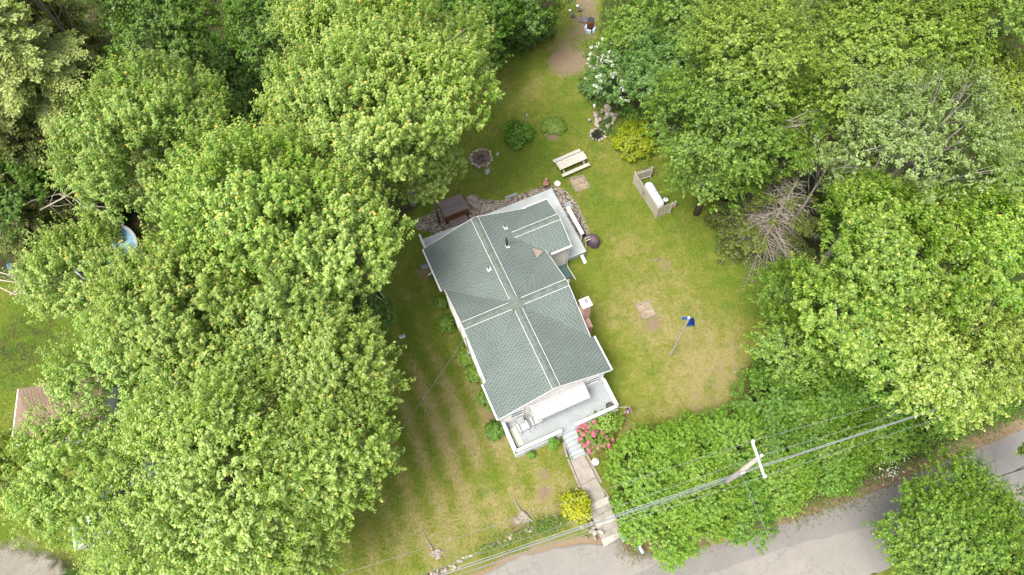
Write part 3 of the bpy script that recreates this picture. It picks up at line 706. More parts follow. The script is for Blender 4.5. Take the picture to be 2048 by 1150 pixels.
# ---------------------------------------------------------------- porch furniture
def rocking_chair(x, y, rz, label):
    loc = hw(x, y, PZ); t = thing('rocking_chair', label, 'chair', loc, HA+rz, 'white rocking chairs on the porch')
    s = MB()
    for i in range(6): s.box((0, -.22+i*.085, .42-.012*i), (.52, .075, .025), rx=-.1)
    s.build('seat', M['chairwhite'], t)
    b = MB()
    for i in range(6): b.beam((-.2+i*.08, .22, .42), (-.2+i*.08, .48, 1.12-.02*abs(i-2.5)), .065, .022)
    b.beam((-.24, .32, .68), (.24, .32, .68), .03, .06).beam((-.24, .44, 1.0), (.24, .44, 1.0), .03, .06)
    b.build('backrest', M['chairwhite'], t)
    for sx in (-1, 1):
        MB().box((sx*.31, -.02, .64), (.11, .62, .03)).build('armrest', M['chairwhite'], t)
        MB().beam((sx*.28, -.27, .06), (sx*.28, -.27, .63), .05, .05).build('leg', M['chairwhite'], t)
        MB().beam((sx*.28, .22, .06), (sx*.28, .26, .63), .05, .05).build('leg', M['chairwhite'], t)
        MB().tube([(sx*.28, -.5, .12), (sx*.28, -.3, .05), (sx*.28, 0, .025), (sx*.28, .3, .05), (sx*.28, .58, .14)], .025, 6).build('rocker', M['chairwhite'], t)
    return t
cx, cy_ = hloc(1046, 853, 1.5)
rc = rocking_chair(cx, cy_, .05, 'white rocking chair on the grey porch in the open beside the pale green mat')
cx2, cy2 = hloc(1073, 842, 1.5)
dup(rc, hw(cx2, cy2+.1, PZ), HA+.02, 'white rocking chair on the porch half hidden under the striped awning')
cx, cy_ = hloc(1033, 874, PZ)
tag(MB().box((0, 0, .03), (.5, 1.35, .06)).build('mat', M['palegreen'], bevel=.015), 'pale green rectangular mat lying on the porch beside the left rail', 'mat')
o = bpy.data.objects['mat']; o.location = tuple(hw(cx, cy_, PZ+.002)); o.rotation_euler[2] = HA
x, y = hloc(1219, 813, PZ+.2)
pt = thing('flower_pot', 'dark round pot on the porch floor in the right corner', 'pot', hw(min(x, 7.35), max(y, -1.8), PZ))
MB().lathe([(.17, 0), (.26, .3), (.27, .33), (.23, .33), (.2, .28)], (0, 0, 0), 18).build('pot', M['dark'], pt, True)
MB().lathe([(.22, .27), (.1, .29), (.01, .3)], (0, 0, 0), 14).build('soil', M['ash'], pt)

def flag_us(o_, w_, h_, m_st):
    pass
# porch flag, limp on a slanted staff
fl = thing('porch_flag', 'limp striped red white and blue flag on a slanted staff at the porch corner', 'flag', hw(7.68, -2.1, 1.5), HA)
MB().tube([(0, 0, 0), (.62, -.42, .55)], .014, 6).build('staff', M['paletimber'], fl)
def limp(name, mats, parent, top, L, wd, n=22, m=16, pleat=5, seed=1, fold=.07):
    rg = random.Random(seed); vs = []; fs = []
    for j in range(m+1):
        v = j/m
        for i in range(n+1):
            u = i/n-.5; sp = wd*(.35+.65*v**.7)
            x = top[0]+u*sp*.9+.1*v; y = top[1]+math.sin(u*pleat*6.28+v*2)*fold*(.4+v)-.1*v; z = top[2]-L*v+.05*math.cos(u*9)
            vs.append((x, y, z))
    for j in range(m):
        for i in range(n): a = j*(n+1)+i; fs.append((a, a+1, a+n+2, a+n+1))
    me = bpy.data.meshes.new(name); me.from_pydata(vs, [], fs)
    for q in mats: me.materials.append(q)
    if len(mats) > 1:
        for k, p in enumerate(me.polygons):
            i = k % n; j = k//n
            p.material_index = 2 if (i < 9 and j < 6) else (0 if i % 3 == 0 else 1)
    o = bpy.data.objects.new(name, me); COL.objects.link(o); o.parent = parent
    md = o.modifiers.new('thick', 'SOLIDIFY'); md.thickness = .006
    return o
limp('cloth', [M['red'], M['white'], M['navy']], fl, (.55, -.38, .48), 1.15, .8)

# ---------------------------------------------------------------- trees: leaf clumps
def leaf_mesh(name, P, Nn, T, L, Wd, col):
    Nn /= np.linalg.norm(Nn, axis=1)[:, None]+1e-9
    T = T-Nn*(T*Nn).sum(1)[:, None]; T /= np.linalg.norm(T, axis=1)[:, None]+1e-9; B = np.cross(Nn, T)
    n = len(P); V = np.empty((n, 4, 3), np.float32); L = L[:, None]; Wd = Wd[:, None]
    V[:, 0] = P-T*L*.5; V[:, 1] = P+B*Wd*.5+Nn*Wd*.12; V[:, 2] = P+T*L*.5-Nn*L*.06; V[:, 3] = P-B*Wd*.5+Nn*Wd*.12
    me = bpy.data.meshes.new(name); me.vertices.add(n*4); me.vertices.foreach_set('co', V.ravel())
    me.loops.add(n*4); me.loops.foreach_set('vertex_index', np.arange(n*4, dtype=np.int32))
    me.polygons.add(n); me.polygons.foreach_set('loop_start', np.arange(0, n*4, 4, dtype=np.int32)); me.polygons.foreach_set('loop_total', np.full(n, 4, np.int32))
    a = me.attributes.new('tint', 'FLOAT_COLOR', 'FACE'); c = np.ones((n, 4), np.float32); c[:, :3] = col; a.data.foreach_set('color', c.ravel())
    me.materials.append(M['leaf']); me.update(calc_edges=True); return me
def rnd_dirs(g, n):
    v = g.normal(size=(n, 3)); return v/np.linalg.norm(v, axis=1)[:, None]
# style: spike length, radius, leaves per spike, leaf size, upright share, spikes per m2 of lump, colours (base, alt, tip, accent), accent share, flat
ST = {
 'maple': dict(sl=.85, sr=.25, k=30, ls=.135, up=.8, dens=3.4, c=((.14, .25, .018), (.205, .32, .034), (.39, .48, .13), (.66, .46, .08)), acc=.014, flat=.3, pale=.03, lump=1.35),
 'mapledeep': dict(sl=.8, sr=.25, k=28, ls=.14, up=.75, dens=3.4, c=((.10, .205, .009), (.15, .27, .016), (.30, .40, .065), (.52, .48, .08)), acc=.014, flat=.3, pale=.03, lump=1.3),
 'maplefine': dict(sl=.65, sr=.22, k=28, ls=.12, up=.6, dens=4., c=((.15, .255, .020), (.215, .33, .036), (.40, .49, .135), (.64, .52, .10)), acc=.014, flat=.35, pale=.025, lump=1.4),
 'drape': dict(sl=.75, sr=.2, k=28, ls=.115, up=.25, dens=4., c=((.165, .265, .024), (.235, .345, .042), (.43, .51, .15), (.62, .54, .12)), acc=.014, flat=.5, pale=.03, lump=1.3),
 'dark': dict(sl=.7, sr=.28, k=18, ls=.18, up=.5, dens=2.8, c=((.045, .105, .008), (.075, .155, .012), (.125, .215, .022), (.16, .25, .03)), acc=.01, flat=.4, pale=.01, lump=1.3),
 'beech': dict(sl=.7, sr=.2, k=20, ls=.135, up=.3, dens=4.2, c=((.075, .15, .012), (.12, .215, .018), (.23, .34, .04), (.3, .38, .06)), acc=.02, flat=.7, pale=.02, lump=1.15),
 'beechlight': dict(sl=.75, sr=.2, k=20, ls=.14, up=.35, dens=4., c=((.135, .22, .02), (.19, .285, .03), (.28, .37, .055), (.34, .41, .07)), acc=.03, flat=.7, pale=.02, lump=1.2),
 'bluegreen': dict(sl=.55, sr=.22, k=20, ls=.145, up=.5, dens=3.6, c=((.055, .13, .022), (.09, .18, .03), (.155, .26, .055), (.2, .29, .08)), acc=.03, flat=.4, pale=.04, lump=1.1),
 'poplar': dict(sl=.6, sr=.2, k=16, ls=.125, up=.5, dens=2.9, c=((.12, .20, .03), (.19, .28, .05), (.34, .43, .13), (.42, .47, .2)), acc=.012, flat=.3, pale=.08, lump=.95),
 'yellow': dict(sl=.6, sr=.2, k=21, ls=.14, up=.5, dens=3.6, c=((.14, .21, .018), (.195, .27, .025), (.27, .34, .045), (.36, .39, .06)), acc=.03, flat=.3, pale=.01, lump=1.1),
 'shrub': dict(sl=.45, sr=.15, k=22, ls=.105, up=.6, dens=8, c=((.115, .235, .018), (.165, .30, .028), (.25, .38, .05), (.36, .42, .08)), acc=.02, flat=.3, pale=.01, lump=.7),
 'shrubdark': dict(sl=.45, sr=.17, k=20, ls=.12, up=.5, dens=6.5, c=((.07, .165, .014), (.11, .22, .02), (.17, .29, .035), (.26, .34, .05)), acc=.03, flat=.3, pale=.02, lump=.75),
 'round': dict(sl=.2, sr=.10, k=14, ls=.085, up=.5, dens=30, c=((.07, .19, .012), (.11, .25, .018), (.17, .31, .028), (.2, .33, .03)), acc=.02, flat=.3, pale=0, lump=.35),
 'gold': dict(sl=.25, sr=.12, k=16, ls=.09, up=.55, dens=24, c=((.17, .25, .010), (.27, .34, .012), (.42, .44, .018), (.52, .48, .02)), acc=.1, flat=.3, pale=0, lump=.4),
 'rhodo': dict(sl=.25, sr=.13, k=14, ls=.11, up=.5, dens=20, c=((.09, .19, .02), (.14, .24, .03), (.22, .30, .05), (.25, .3, .06)), acc=.02, flat=.3, pale=0, lump=.4),
}
def broad(name, label, px, py, rpx, top, style, asp=.62, seed=0, trunk=True, group=None, cat='tree', lean=(0, 0), flowers=None, sx=1., sy=1., limbs=10, bare=0, gaps=.12, low=.35, dens=1., barkm='bark', lumpk=1., rot=0.):
    """px,py: where the crown's middle stands in the photo, rpx its half width there, top its height in metres"""
    g = np.random.default_rng(seed*7919+13); S = ST[style]
    gz0 = 0.
    # crown centre height such that top of crown = top
    zc = top*.72
    for _ in range(3):
        c = at(px, py, zc); R = rpx*dep(c)/FOC; V = min(R*asp, top*.6); zc = top-V
    c = at(px, py, zc); base = np.array([c[0]-lean[0], c[1]-lean[1], 0.]); base[2] = gz1(base[0], base[1])
    cc = c-base
    lr = S['lump']*lumpk*(R/6)**.35 if R > 2 else S['lump']*lumpk*(R/1.6)**.6
    # uneven outline made of a few random bulges
    bd = rnd_dirs(g, 9); bd[:, 2] *= .5; ba = g.uniform(-.16, .2, 9)
    def shape(d): return 1+(np.exp(-((d[:, None]-bd[None])**2).sum(2)/.35)*ba).sum(1)
    n1 = int(np.clip(8+R*1.25, 8, 19)*g.uniform(.85, 1.15)) if R > 2 else int(7+R*3)
    i = np.arange(n1*2); phi = i*2.39996+g.random()*6; zz = 1-(i+.5)/(n1*2)*(1+low); st = np.sqrt(np.clip(1-zz**2, 0, 1))
    D = np.stack([np.cos(phi)*st, np.sin(phi)*st, zz], 1)+g.normal(size=(n1*2, 3))*.12; D /= np.linalg.norm(D, axis=1)[:, None]
    D = D[g.random(len(D)) > gaps]; pr = R*.30*g.uniform(.65, 1.35, len(D))*(1.15 if R < 2 else 1)
    Rz = np.array([[math.cos(rot), -math.sin(rot), 0], [math.sin(rot), math.cos(rot), 0], [0, 0, 1]])
    E_ = np.array([R, R, V]); stz = np.array([sx, sy, 1])
    PC = D*stz*(E_-pr[:, None]*np.array([.85, .85, .7]))*(shape(D)*g.uniform(.70, 1.07, len(D)))[:, None]
    lr *= .62
    m2 = np.maximum(3, (2.6*(pr/lr)**2).astype(int)); j = np.repeat(np.arange(len(D)), m2); q = rnd_dirs(g, len(j))
    po = PC/np.maximum(np.linalg.norm(PC, axis=1)[:, None], .01); pax = po+np.array([0, 0, .7]); pax /= np.linalg.norm(pax, axis=1)[:, None]
    q = np.where(((q*pax[j]).sum(1) < -.2)[:, None], -q, q); q = q+po[j]*((q*po[j]).sum(1)*.25)[:, None]
    LC = PC[j]+q*np.array([1, 1, .8])*(pr[j]*g.uniform(.72, 1.05, len(j)))[:, None]; j2 = j
    nS = len(LC); ni = int(nS*.35); LC2 = LC[g.integers(0, nS, ni)]*g.uniform(.3, .85, (ni, 1)); LC = np.vstack([LC, LC2]) @ Rz.T; D = LC[:nS]
    nL = len(LC); lrad = lr*g.uniform(.6, 1.3, nL)
    out = LC/np.maximum(np.linalg.norm(LC, axis=1)[:, None], .01); pj = np.concatenate([j2, g.integers(0, len(PC), ni)])
    qq = LC-(PC @ Rz.T)[pj]; qq /= np.maximum(np.linalg.norm(qq, axis=1)[:, None], .01)
    out = out*.5+qq*.6; out /= np.linalg.norm(out, axis=1)[:, None]+1e-6; ax = out*.8+np.array([0, 0, .65]); ax /= np.linalg.norm(ax, axis=1)[:, None]+1e-6
    cnt = np.maximum(2, (S['dens']*dens*2*math.pi*lrad**2*.62+g.random(nL)).astype(int))
    idx = np.repeat(np.arange(nL), cnt); n = len(idx)
    d = rnd_dirs(g, n); dd = (d*ax[idx]).sum(1); d = np.where((dd < -.15)[:, None], -d, d)
    flatv = np.array([1, 1, 1-S['flat']])
    SP = LC[idx]+d*flatv*(lrad[idx]*g.uniform(.55, 1.0, n))[:, None]
    A = d*(1-S['up'])+np.array([0, 0, 1.])*S['up']+out[idx]*.35+g.normal(size=(n, 3))*.12; A[:, 2] -= .25*(1-S['up'])*2*S['flat']; A /= np.linalg.norm(A, axis=1)[:, None]
    sl = S['sl']*(.5+g.random(n)**1.6*1.1)*min(1, (R/3)**.5); 
    pt = g.random(len(PC)); lumpt = np.clip(pt[pj]*.7+g.random(nL)*.4, 0, 1)
    k = S['k']; N_ = n*k; ii = np.repeat(np.arange(n), k); tt = np.tile((np.arange(k)+.5)/k, n)+g.normal(size=N_)*.03
    a = g.random(N_)*6.283; H = np.cross(A, np.array([.3, .5, .8])); H /= np.linalg.norm(H, axis=1)[:, None]+1e-9; G = np.cross(A, H)
    rad = H[ii]*np.cos(a)[:, None]+G[ii]*np.sin(a)[:, None]; rr = S['sr']*np.clip(1.15-tt*.85, .15, 1)*g.uniform(.35, 1.1, N_)*min(1, (R/2.5)**.4)
    P = SP[ii]+A[ii]*(sl[ii]*tt)[:, None]+rad*rr[:, None]; P[:, 2] -= rr*.25
    T = rad+A[ii]*.25+g.normal(size=(N_, 3))*.25; T[:, 2] -= .25
    Nn = A[ii]*.25+np.array([0, 0, .6])+rad*.2+out[idx][ii]*.5+g.normal(size=(N_, 3))*.17
    ls = S['ls']*g.uniform(.7, 1.25, N_)
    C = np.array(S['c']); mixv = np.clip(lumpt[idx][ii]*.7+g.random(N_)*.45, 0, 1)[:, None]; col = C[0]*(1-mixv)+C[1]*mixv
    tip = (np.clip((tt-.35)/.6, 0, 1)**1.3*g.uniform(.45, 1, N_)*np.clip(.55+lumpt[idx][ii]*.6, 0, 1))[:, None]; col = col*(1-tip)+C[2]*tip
    ac = (tt > .88) & (g.random(N_) < S['acc']*9) & (lumpt[idx][ii] > .25); col[ac] = C[3]*g.uniform(.8, 1.1, (ac.sum(), 1))
    pa = g.random(N_) < S['pale']; col[pa] = col[pa]*.4+np.array([.36, .42, .27])*.6
    col = col*g.uniform(.82, 1.18, (N_, 1))*(g.uniform(.93, 1.14)*np.array([g.uniform(.93, 1.03), 1, g.uniform(.85, 1.15)]))
    root = thing(name, label, cat, base, 0, group)
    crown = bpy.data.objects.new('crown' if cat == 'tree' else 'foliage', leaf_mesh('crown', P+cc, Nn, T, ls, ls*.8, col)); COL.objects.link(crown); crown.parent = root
    if flowers:
        cl, fr, num, ncl, fs = flowers      # colour, spread, petals per cluster, clusters, size
        top_ = LC[:len(D)]; sel = top_[(top_[:, 2] > -.1*V)]; fc = sel[g.integers(0, len(sel), ncl)]*1.02+g.normal(size=(ncl, 3))*lr*.35
        fc *= 1+lr*.55/np.maximum(np.linalg.norm(fc, axis=1)[:, None], .3)
        if callable(fr): fc = fr(fc)
        m_ = len(fc)*num; ix = np.repeat(np.arange(len(fc)), num); dv = rnd_dirs(g, m_); dv[:, 2] = abs(dv[:, 2])
        Pf = fc[ix]+dv*fs*1.3; lf = fs*g.uniform(.7, 1.3, m_); cf = np.array(cl)*g.uniform(.75, 1.15, (m_, 1))
        o = bpy.data.objects.new('blossom', leaf_mesh('blossom', Pf+cc, dv+np.array([0, 0, .6]), rnd_dirs(g, m_), lf, lf*.9, cf)); COL.objects.link(o); o.parent = root
    if trunk:
        mb = MB(); r0 = max(.03, R*.04) if cat == 'tree' else .05; zt = cc[2]
        pts = [np.array([0, 0, -.1]), np.array([cc[0]*.3, cc[1]*.3, zt*.45]), cc*np.array([.85, .85, .9]), cc+np.array([0, 0, V*.5])]
        mb.tube(pts, [r0*1.35, r0, r0*.6, r0*.15], 9)
        far = LC[:len(D)]; pick = g.choice(len(far), min(limbs, len(far)), replace=False)
        for q in pick:
            s_ = g.uniform(.35, .95); b = np.array([cc[0]*s_, cc[1]*s_, zt*(.35+.55*s_)]); e = far[q]*.96+cc; m1 = b*.6+e*.4+np.array([0, 0, -.03*R]); m2 = b*.25+e*.75+np.array([0, 0, .03*R])
            mb.tube([b, m1, m2, e], [r0*.45, r0*.3, r0*.18, r0*.06], 6)
            for _ in range(3):
                f = m2*.7+m1*.3 if g.random() < .5 else m2; tgt = e+g.normal(size=3)*R*.14; mb.tube([f, (f+tgt)/2+g.normal(size=3)*.1, tgt], [r0*.13, r0*.08, r0*.03], 5)
        for _ in range(bare):
            dv = rnd_dirs(g, 1)[0]; dv[2] = abs(dv[2])*.4+.1; e = cc+dv*np.array([R*1.02, R*1.02, V*1.05]); b = cc+dv*R*.45; mb.tube([b, (b+e)/2+g.normal(size=3)*.2, e], [r0*.22, r0*.15, r0*.05], 5)
            for _ in range(5):
                s_ = g.uniform(.3, .9); f = b+(e-b)*s_; tg = f+(dv+g.normal(size=3)*.6)*R*.14; mb.tube([f, tg], [r0*.09, r0*.03], 4)
        mb.build('trunk' if cat == 'tree' else 'stem', M[barkm], root, True)
    return root
def conifer(name, label, px, py, rpx, top, cols, seed=0, droop=.25, z0=.15, live=1., bark='bark', fr=1., group=None, shape=1., basepx=None, fsz=(.26, .07)):
    g = np.random.default_rng(seed+55); c = at(px, py, top*.5); R = rpx*dep(c)/FOC
    base = np.array([c[0], c[1], gz1(c[0], c[1])]); root = thing(name, label, 'tree', base, 0, group)
    tb = MB(); r0 = top*.014+.05; tb.tube([(0, 0, -.1), (0, 0, top*.5), (0, 0, top)], [r0*1.2, r0*.7, .02], 8)
    Ps = []; Ts = []; Ns = []; Cs = []; Ls = []
    nlev = int(top*(1-z0)/.42); az = g.random()*6
    for i in range(nlev):
        f = i/nlev; z = top*(z0+(1-z0)*f); L = R*(1-f**1.9)**.7*shape+.25; nb = int(5+3*(1-f))
        for b in range(nb):
            az += 2.39996+g.normal()*.25; l = L*g.uniform(.6, 1.12); dv = np.array([math.cos(az), math.sin(az), 0]); sd_ = np.array([-dv[1], dv[0], 0])
            rise = .35*f-.1; end = dv*l+np.array([0, 0, l*(rise-droop)]); p0 = np.array([0, 0, z]); mid = dv*l*.55+np.array([0, 0, l*rise*.6])
            tb.tube([p0, p0+mid, p0+end], [.032*(l/R)+.01, .015, .005], 4, caps=False)
            is_dead = g.random() > live; inner = 0 if live > .95 else g.uniform(.3, .8)
            ns = max(3, int(l/.17))
            for s in range(ns):
                t = .18+.82*(s+.5)/ns
                bp = p0+(1-t)**2*0+2*t*(1-t)*mid+t*t*end
                for sg in (-1, 1):
                    tl = l*.34*(1.1-t)*g.uniform(.6, 1.25)+.12; td = sd_*sg*.75+dv*.6+np.array([0, 0, -.12-.1*g.random()]); td /= np.linalg.norm(td)
                    if is_dead or t < inner:
                        if s % 2 == 0: tb.tube([bp, bp+td*tl*.6, bp+td*tl+np.array([0, 0, -.08])], [.009, .006, .003], 3, caps=False)
                        continue
                    m = max(2, int(tl/.10*fr)); q = np.linspace(.1, 1, m)[:, None]+g.normal(size=(m, 1))*.04
                    Ps.append(bp+td*tl*q+g.normal(size=(m, 3))*.05-np.array([0, 0, 1])*(q**2)*tl*.15); Ts.append(td+g.normal(size=(m, 3))*.55)
                    Ns.append(np.array([0, 0, 1.])+g.normal(size=(m, 3))*.4); v = np.clip(q*.6+g.random((m, 1))*.4, 0, 1)*(.4+.6*t); Cs.append(np.array(cols[0])*(1-v)+np.array(cols[1])*v)
                    Ls.append(np.full(m, fsz[0])*g.uniform(.7, 1.2, m))
    tb.build('trunk', M[bark], root)
    if Ps:
        P = np.vstack(Ps); L = np.concatenate(Ls); C = np.vstack(Cs)*g.uniform(.85, 1.15, (len(P), 1))
        o = bpy.data.objects.new('crown', leaf_mesh('crown', P, np.vstack(Ns), np.vstack(Ts), L, L*fsz[1]/fsz[0]*1.6, C)); COL.objects.link(o); o.parent = root
    return root

T_ = [  # name, label, px, py, rpx, top, style, kwargs
 ('maple_tree', 'tall bright maple with spiky upright shoots, left of centre beside the pale feathery conifer', 300, 295, 157, 17, 'maple', dict(asp=.75, limbs=12, bare=3, barkm='barkpale')),
 ('maple_tree', 'largest bright green maple, above the fire pit on the upper lawn', 760, 172, 214, 19, 'maple', dict(asp=.72, limbs=16, gaps=.12, bare=3, barkm='barkpale')),
 ('maple_tree', 'spreading bright maple whose right edge nearly touches the house roof', 640, 480, 164, 15, 'maple', dict(asp=.6, limbs=16, gaps=.15, bare=3, barkm='barkpale')),
 ('maple_tree', 'pale topped maple between the two tallest left maples and the swimming pool', 500, 400, 143, 18, 'maple', dict(asp=.7, limbs=12)),
 ('maple_tree', 'small maple standing left of the blue swimming pool', 158, 545, 99, 11, 'maple', dict(asp=.7, limbs=10)),
 ('maple_tree', 'bright maple just below the blue swimming pool in the left tree mass', 355, 612, 139, 16, 'maple', dict(asp=.7)),
 ('maple_tree', 'round crowned maple in the middle of the left tree mass, left of the side lawn', 545, 610, 143, 15, 'maplefine', dict(asp=.7)),
 ('maple_tree', 'bright maple bulging over the side lawn opposite the small white box', 640, 745, 143, 14, 'maplefine', dict(asp=.7)),
 ('maple_tree', 'yellowish maple above the brown roofed shed', 258, 735, 127, 14, 'maplefine', dict(asp=.7)),
 ('maple_tree', 'small bright maple right beside the brown shed roof', 420, 790, 124, 14, 'maple', dict(asp=.7)),
 ('maple_tree', 'light green maple over the parked car at lower left', 165, 945, 116, 13, 'maplefine', dict(asp=.65)),
 ('willow_tree', 'drooping light green tree at the bottom left with visible hanging twigs', 440, 960, 200, 16, 'drape', dict(asp=.65, limbs=16, bare=3)),
 ('willow_tree', 'full light green tree whose edge borders the lower side lawn', 650, 900, 133, 14, 'maplefine', dict(asp=.75, limbs=12)),
 ('willow_tree', 'low light green tree at the very bottom left of the lawn', 580, 1060, 125, 10, 'drape', dict(asp=.7, limbs=10)),
 ('maple_tree', 'leafy tree on the bottom edge right of the gravel drive', 290, 1085, 105, 9, 'drape', dict(asp=.6)),
 ('broadleaf_tree', 'yellow green tree cut by the left edge beside the shed', 5, 950, 80, 11, 'yellow', dict(asp=.8)),
 ('broadleaf_tree', 'shaded dark green tree filling the gap left of the fire pit', 852, 335, 55, 9, 'maplefine', dict(asp=.7)),
 ('broadleaf_tree', 'low blue green tree in the dark gap beside the side lawn', 690, 640, 75, 7, 'bluegreen', dict(asp=.7)),
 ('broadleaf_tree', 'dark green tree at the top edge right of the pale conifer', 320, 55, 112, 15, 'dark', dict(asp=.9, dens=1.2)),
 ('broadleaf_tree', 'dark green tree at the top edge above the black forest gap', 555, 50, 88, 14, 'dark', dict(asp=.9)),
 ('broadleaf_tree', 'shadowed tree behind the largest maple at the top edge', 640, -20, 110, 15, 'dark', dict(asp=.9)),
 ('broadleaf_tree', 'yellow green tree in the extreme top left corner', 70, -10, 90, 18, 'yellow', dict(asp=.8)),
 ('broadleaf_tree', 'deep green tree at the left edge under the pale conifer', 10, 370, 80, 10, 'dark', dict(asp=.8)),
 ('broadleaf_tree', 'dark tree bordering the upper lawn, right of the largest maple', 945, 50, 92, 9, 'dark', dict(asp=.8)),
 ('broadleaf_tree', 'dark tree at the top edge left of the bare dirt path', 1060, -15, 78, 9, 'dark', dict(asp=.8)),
 ('broadleaf_tree', 'leafy green tree right of the burn barrel', 1298, 55, 74, 10, 'beech', dict(asp=.8)),
 ('dogwood_tree', 'green tree dotted with white blossom beside the upper lawn', 1246, 138, 60, 7, 'bluegreen', dict(asp=.6, flowers=((.72, .74, .66), None, 16, 130, .10))),
 ('broadleaf_tree', 'blue green tree right of the white blossoming tree', 1345, 145, 95, 11, 'bluegreen', dict(asp=.75)),
 ('broadleaf_tree', 'low blue green tree behind the golden bush', 1375, 225, 65, 8, 'bluegreen', dict(asp=.8)),
 ('beech_tree', 'large layered green tree above the propane tank', 1475, 215, 160, 17, 'beech', dict(asp=.8, limbs=14, rot=.4)),
 ('beech_tree', 'bright layered tree at the top, just above the large one over the propane tank', 1510, 95, 110, 19, 'beechlight', dict(asp=.7)),
 ('beech_tree', 'lower layered green tree overhanging the propane tank corner', 1440, 325, 92, 10, 'beech', dict(asp=.6, lean=(-2.6, -2.0))),
 ('broadleaf_tree', 'green tree on the top edge left of the yellow green giant', 1400, 10, 100, 14, 'beech', dict(asp=.8)),
 ('broadleaf_tree', 'yellow green giant tree at upper right', 1790, 95, 160, 19, 'beechlight', dict(asp=.7, limbs=14, gaps=.05, dens=1.25)),
 ('broadleaf_tree', 'pale thin crowned tree at the top edge with grey bare twigs', 1640, 35, 75, 15, 'poplar', dict(asp=.8, bare=3, gaps=.3)),
 ('broadleaf_tree', 'medium green tree between the layered tree and the pale poplar', 1625, 215, 85, 14, 'beechlight', dict(asp=.8, bare=3)),
 ('poplar_tree', 'large silvery poplar with visible limbs at right', 1850, 270, 168, 19, 'poplar', dict(asp=.62, limbs=26, bare=3, gaps=.22, lean=(1.8, 1.8), barkm='barkpale')),
 ('poplar_tree', 'small silvery poplar left of the large one', 1665, 320, 75, 14, 'poplar', dict(asp=.8, limbs=10, barkm='barkpale')),
 ('poplar_tree', 'lower grey green poplar with drooping branches, below the large silvery one', 1800, 375, 125, 12, 'poplar', dict(asp=.6, limbs=20, barkm='barkpale')),
 ('broadleaf_tree', 'blue green tree in the extreme top right corner', 2010, 35, 80, 20, 'beech', dict(asp=.8)),
 ('broadleaf_tree', 'olive tree on the right edge behind the silvery poplar', 2020, 170, 100, 17, 'yellow', dict(asp=.8)),
 ('broadleaf_tree', 'green tree on the right edge, right of the silvery poplar', 2025, 330, 80, 15, 'beech', dict(asp=.8)),
 ('maple_tree', 'bright yellow tipped maple below the silvery poplar', 1800, 500, 145, 16, 'mapledeep', dict(asp=.65, limbs=14)),
 ('maple_tree', 'bright maple on the right edge beside the yellow tipped one', 1990, 500, 109, 16, 'mapledeep', dict(asp=.7)),
 ('maple_tree', 'broad maple above the power line at right', 1740, 630, 138, 13, 'mapledeep', dict(asp=.6, limbs=14, bare=2)),
 ('broadleaf_tree', 'olive green tree touching the thick cable at right', 1880, 690, 150, 14, 'drape', dict(asp=.6, limbs=12)),
 ('broadleaf_tree', 'olive green tree on the right edge above the road', 2020, 690, 90, 13, 'yellow', dict(asp=.7)),
 ('broadleaf_tree', 'mid green tree with bare twigs at the right side of the lawn', 1600, 690, 85, 9, 'beech', dict(asp=.6, bare=3)),
 ('broadleaf_tree', 'dark low tree in the gap right of the dead spruce', 1685, 440, 58, 5, 'dark', dict(asp=.8)),
 ('broadleaf_tree', 'low green tree between the dead spruce and the maples', 1580, 590, 65, 7, 'beech', dict(asp=.8)),
 ('broadleaf_tree', 'green undergrowth tree above the road at the far right', 1965, 772, 60, 5, 'shrubdark', dict(asp=.7)),
 ('broadleaf_tree', 'large dark green tree across the road in the bottom right corner', 1928, 1094, 143, 8, 'beech', dict(asp=.6, limbs=14, bare=1, dens=1.5, gaps=.03)),
 ('broadleaf_tree', 'small tree tip on the right edge across the road', 2085, 925, 30, 6, 'beech', dict(asp=.7)),
]
GRP = {'maple_tree': 'maples around the yard', 'broadleaf_tree': 'mixed trees of the wood', 'beech_tree': 'layered trees beyond the tank', 'poplar_tree': 'silvery poplars', 'willow_tree': 'light green trees at lower left'}
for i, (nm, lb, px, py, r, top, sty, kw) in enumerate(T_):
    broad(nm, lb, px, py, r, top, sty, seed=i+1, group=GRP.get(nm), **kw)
HC = ((.25, .32, .07), (.46, .53, .18)); HD = ((.075, .11, .02), (.17, .20, .045)); HM = ((.14, .19, .03), (.27, .31, .065))
CT = [('pale feathery yellow green conifer at the left top, tallest of the conifers', 120, 200, 138, 19, HC, .22),
      ('olive conifer above the pale feathery one, in the top left', 130, 110, 125, 17, HM, .25),
      ('pale conifer cut by the left edge', 20, 130, 110, 20, HC, .25),
      ('dark drooping conifer under the pale one at the left edge', 90, 330, 120, 13, HD, .35),
      ('shaded dark conifer at left above the blue barrel', 60, 420, 110, 10, HD, .35)]
for i, (lb, px, py, r, top, cc_, dr_) in enumerate(CT):
    conifer('conifer_tree', lb, px, py, r, top, cc_, seed=i*3, droop=dr_, group='conifers at upper left', fr=1.7, fsz=(.26, .085), bark='barkpale' if i < 3 else 'bark')
conifer('spruce_tree', 'half dead spruce with bare grey branches at the edge of the lawn', 1552, 435, 94, 10, ((.08, .12, .02), (.20, .24, .045)), seed=31, droop=.15, live=.4, fr=1.5, fsz=(.28, .09), bark='deadwood', z0=.12)
conifer('spruce_tree', 'green spruce just left of the half dead one', 1500, 440, 75, 5.5, ((.07, .10, .02), (.14, .18, .03)), seed=32, droop=.2, live=.9, fr=1.8, fsz=(.28, .09), bark='deadwood')

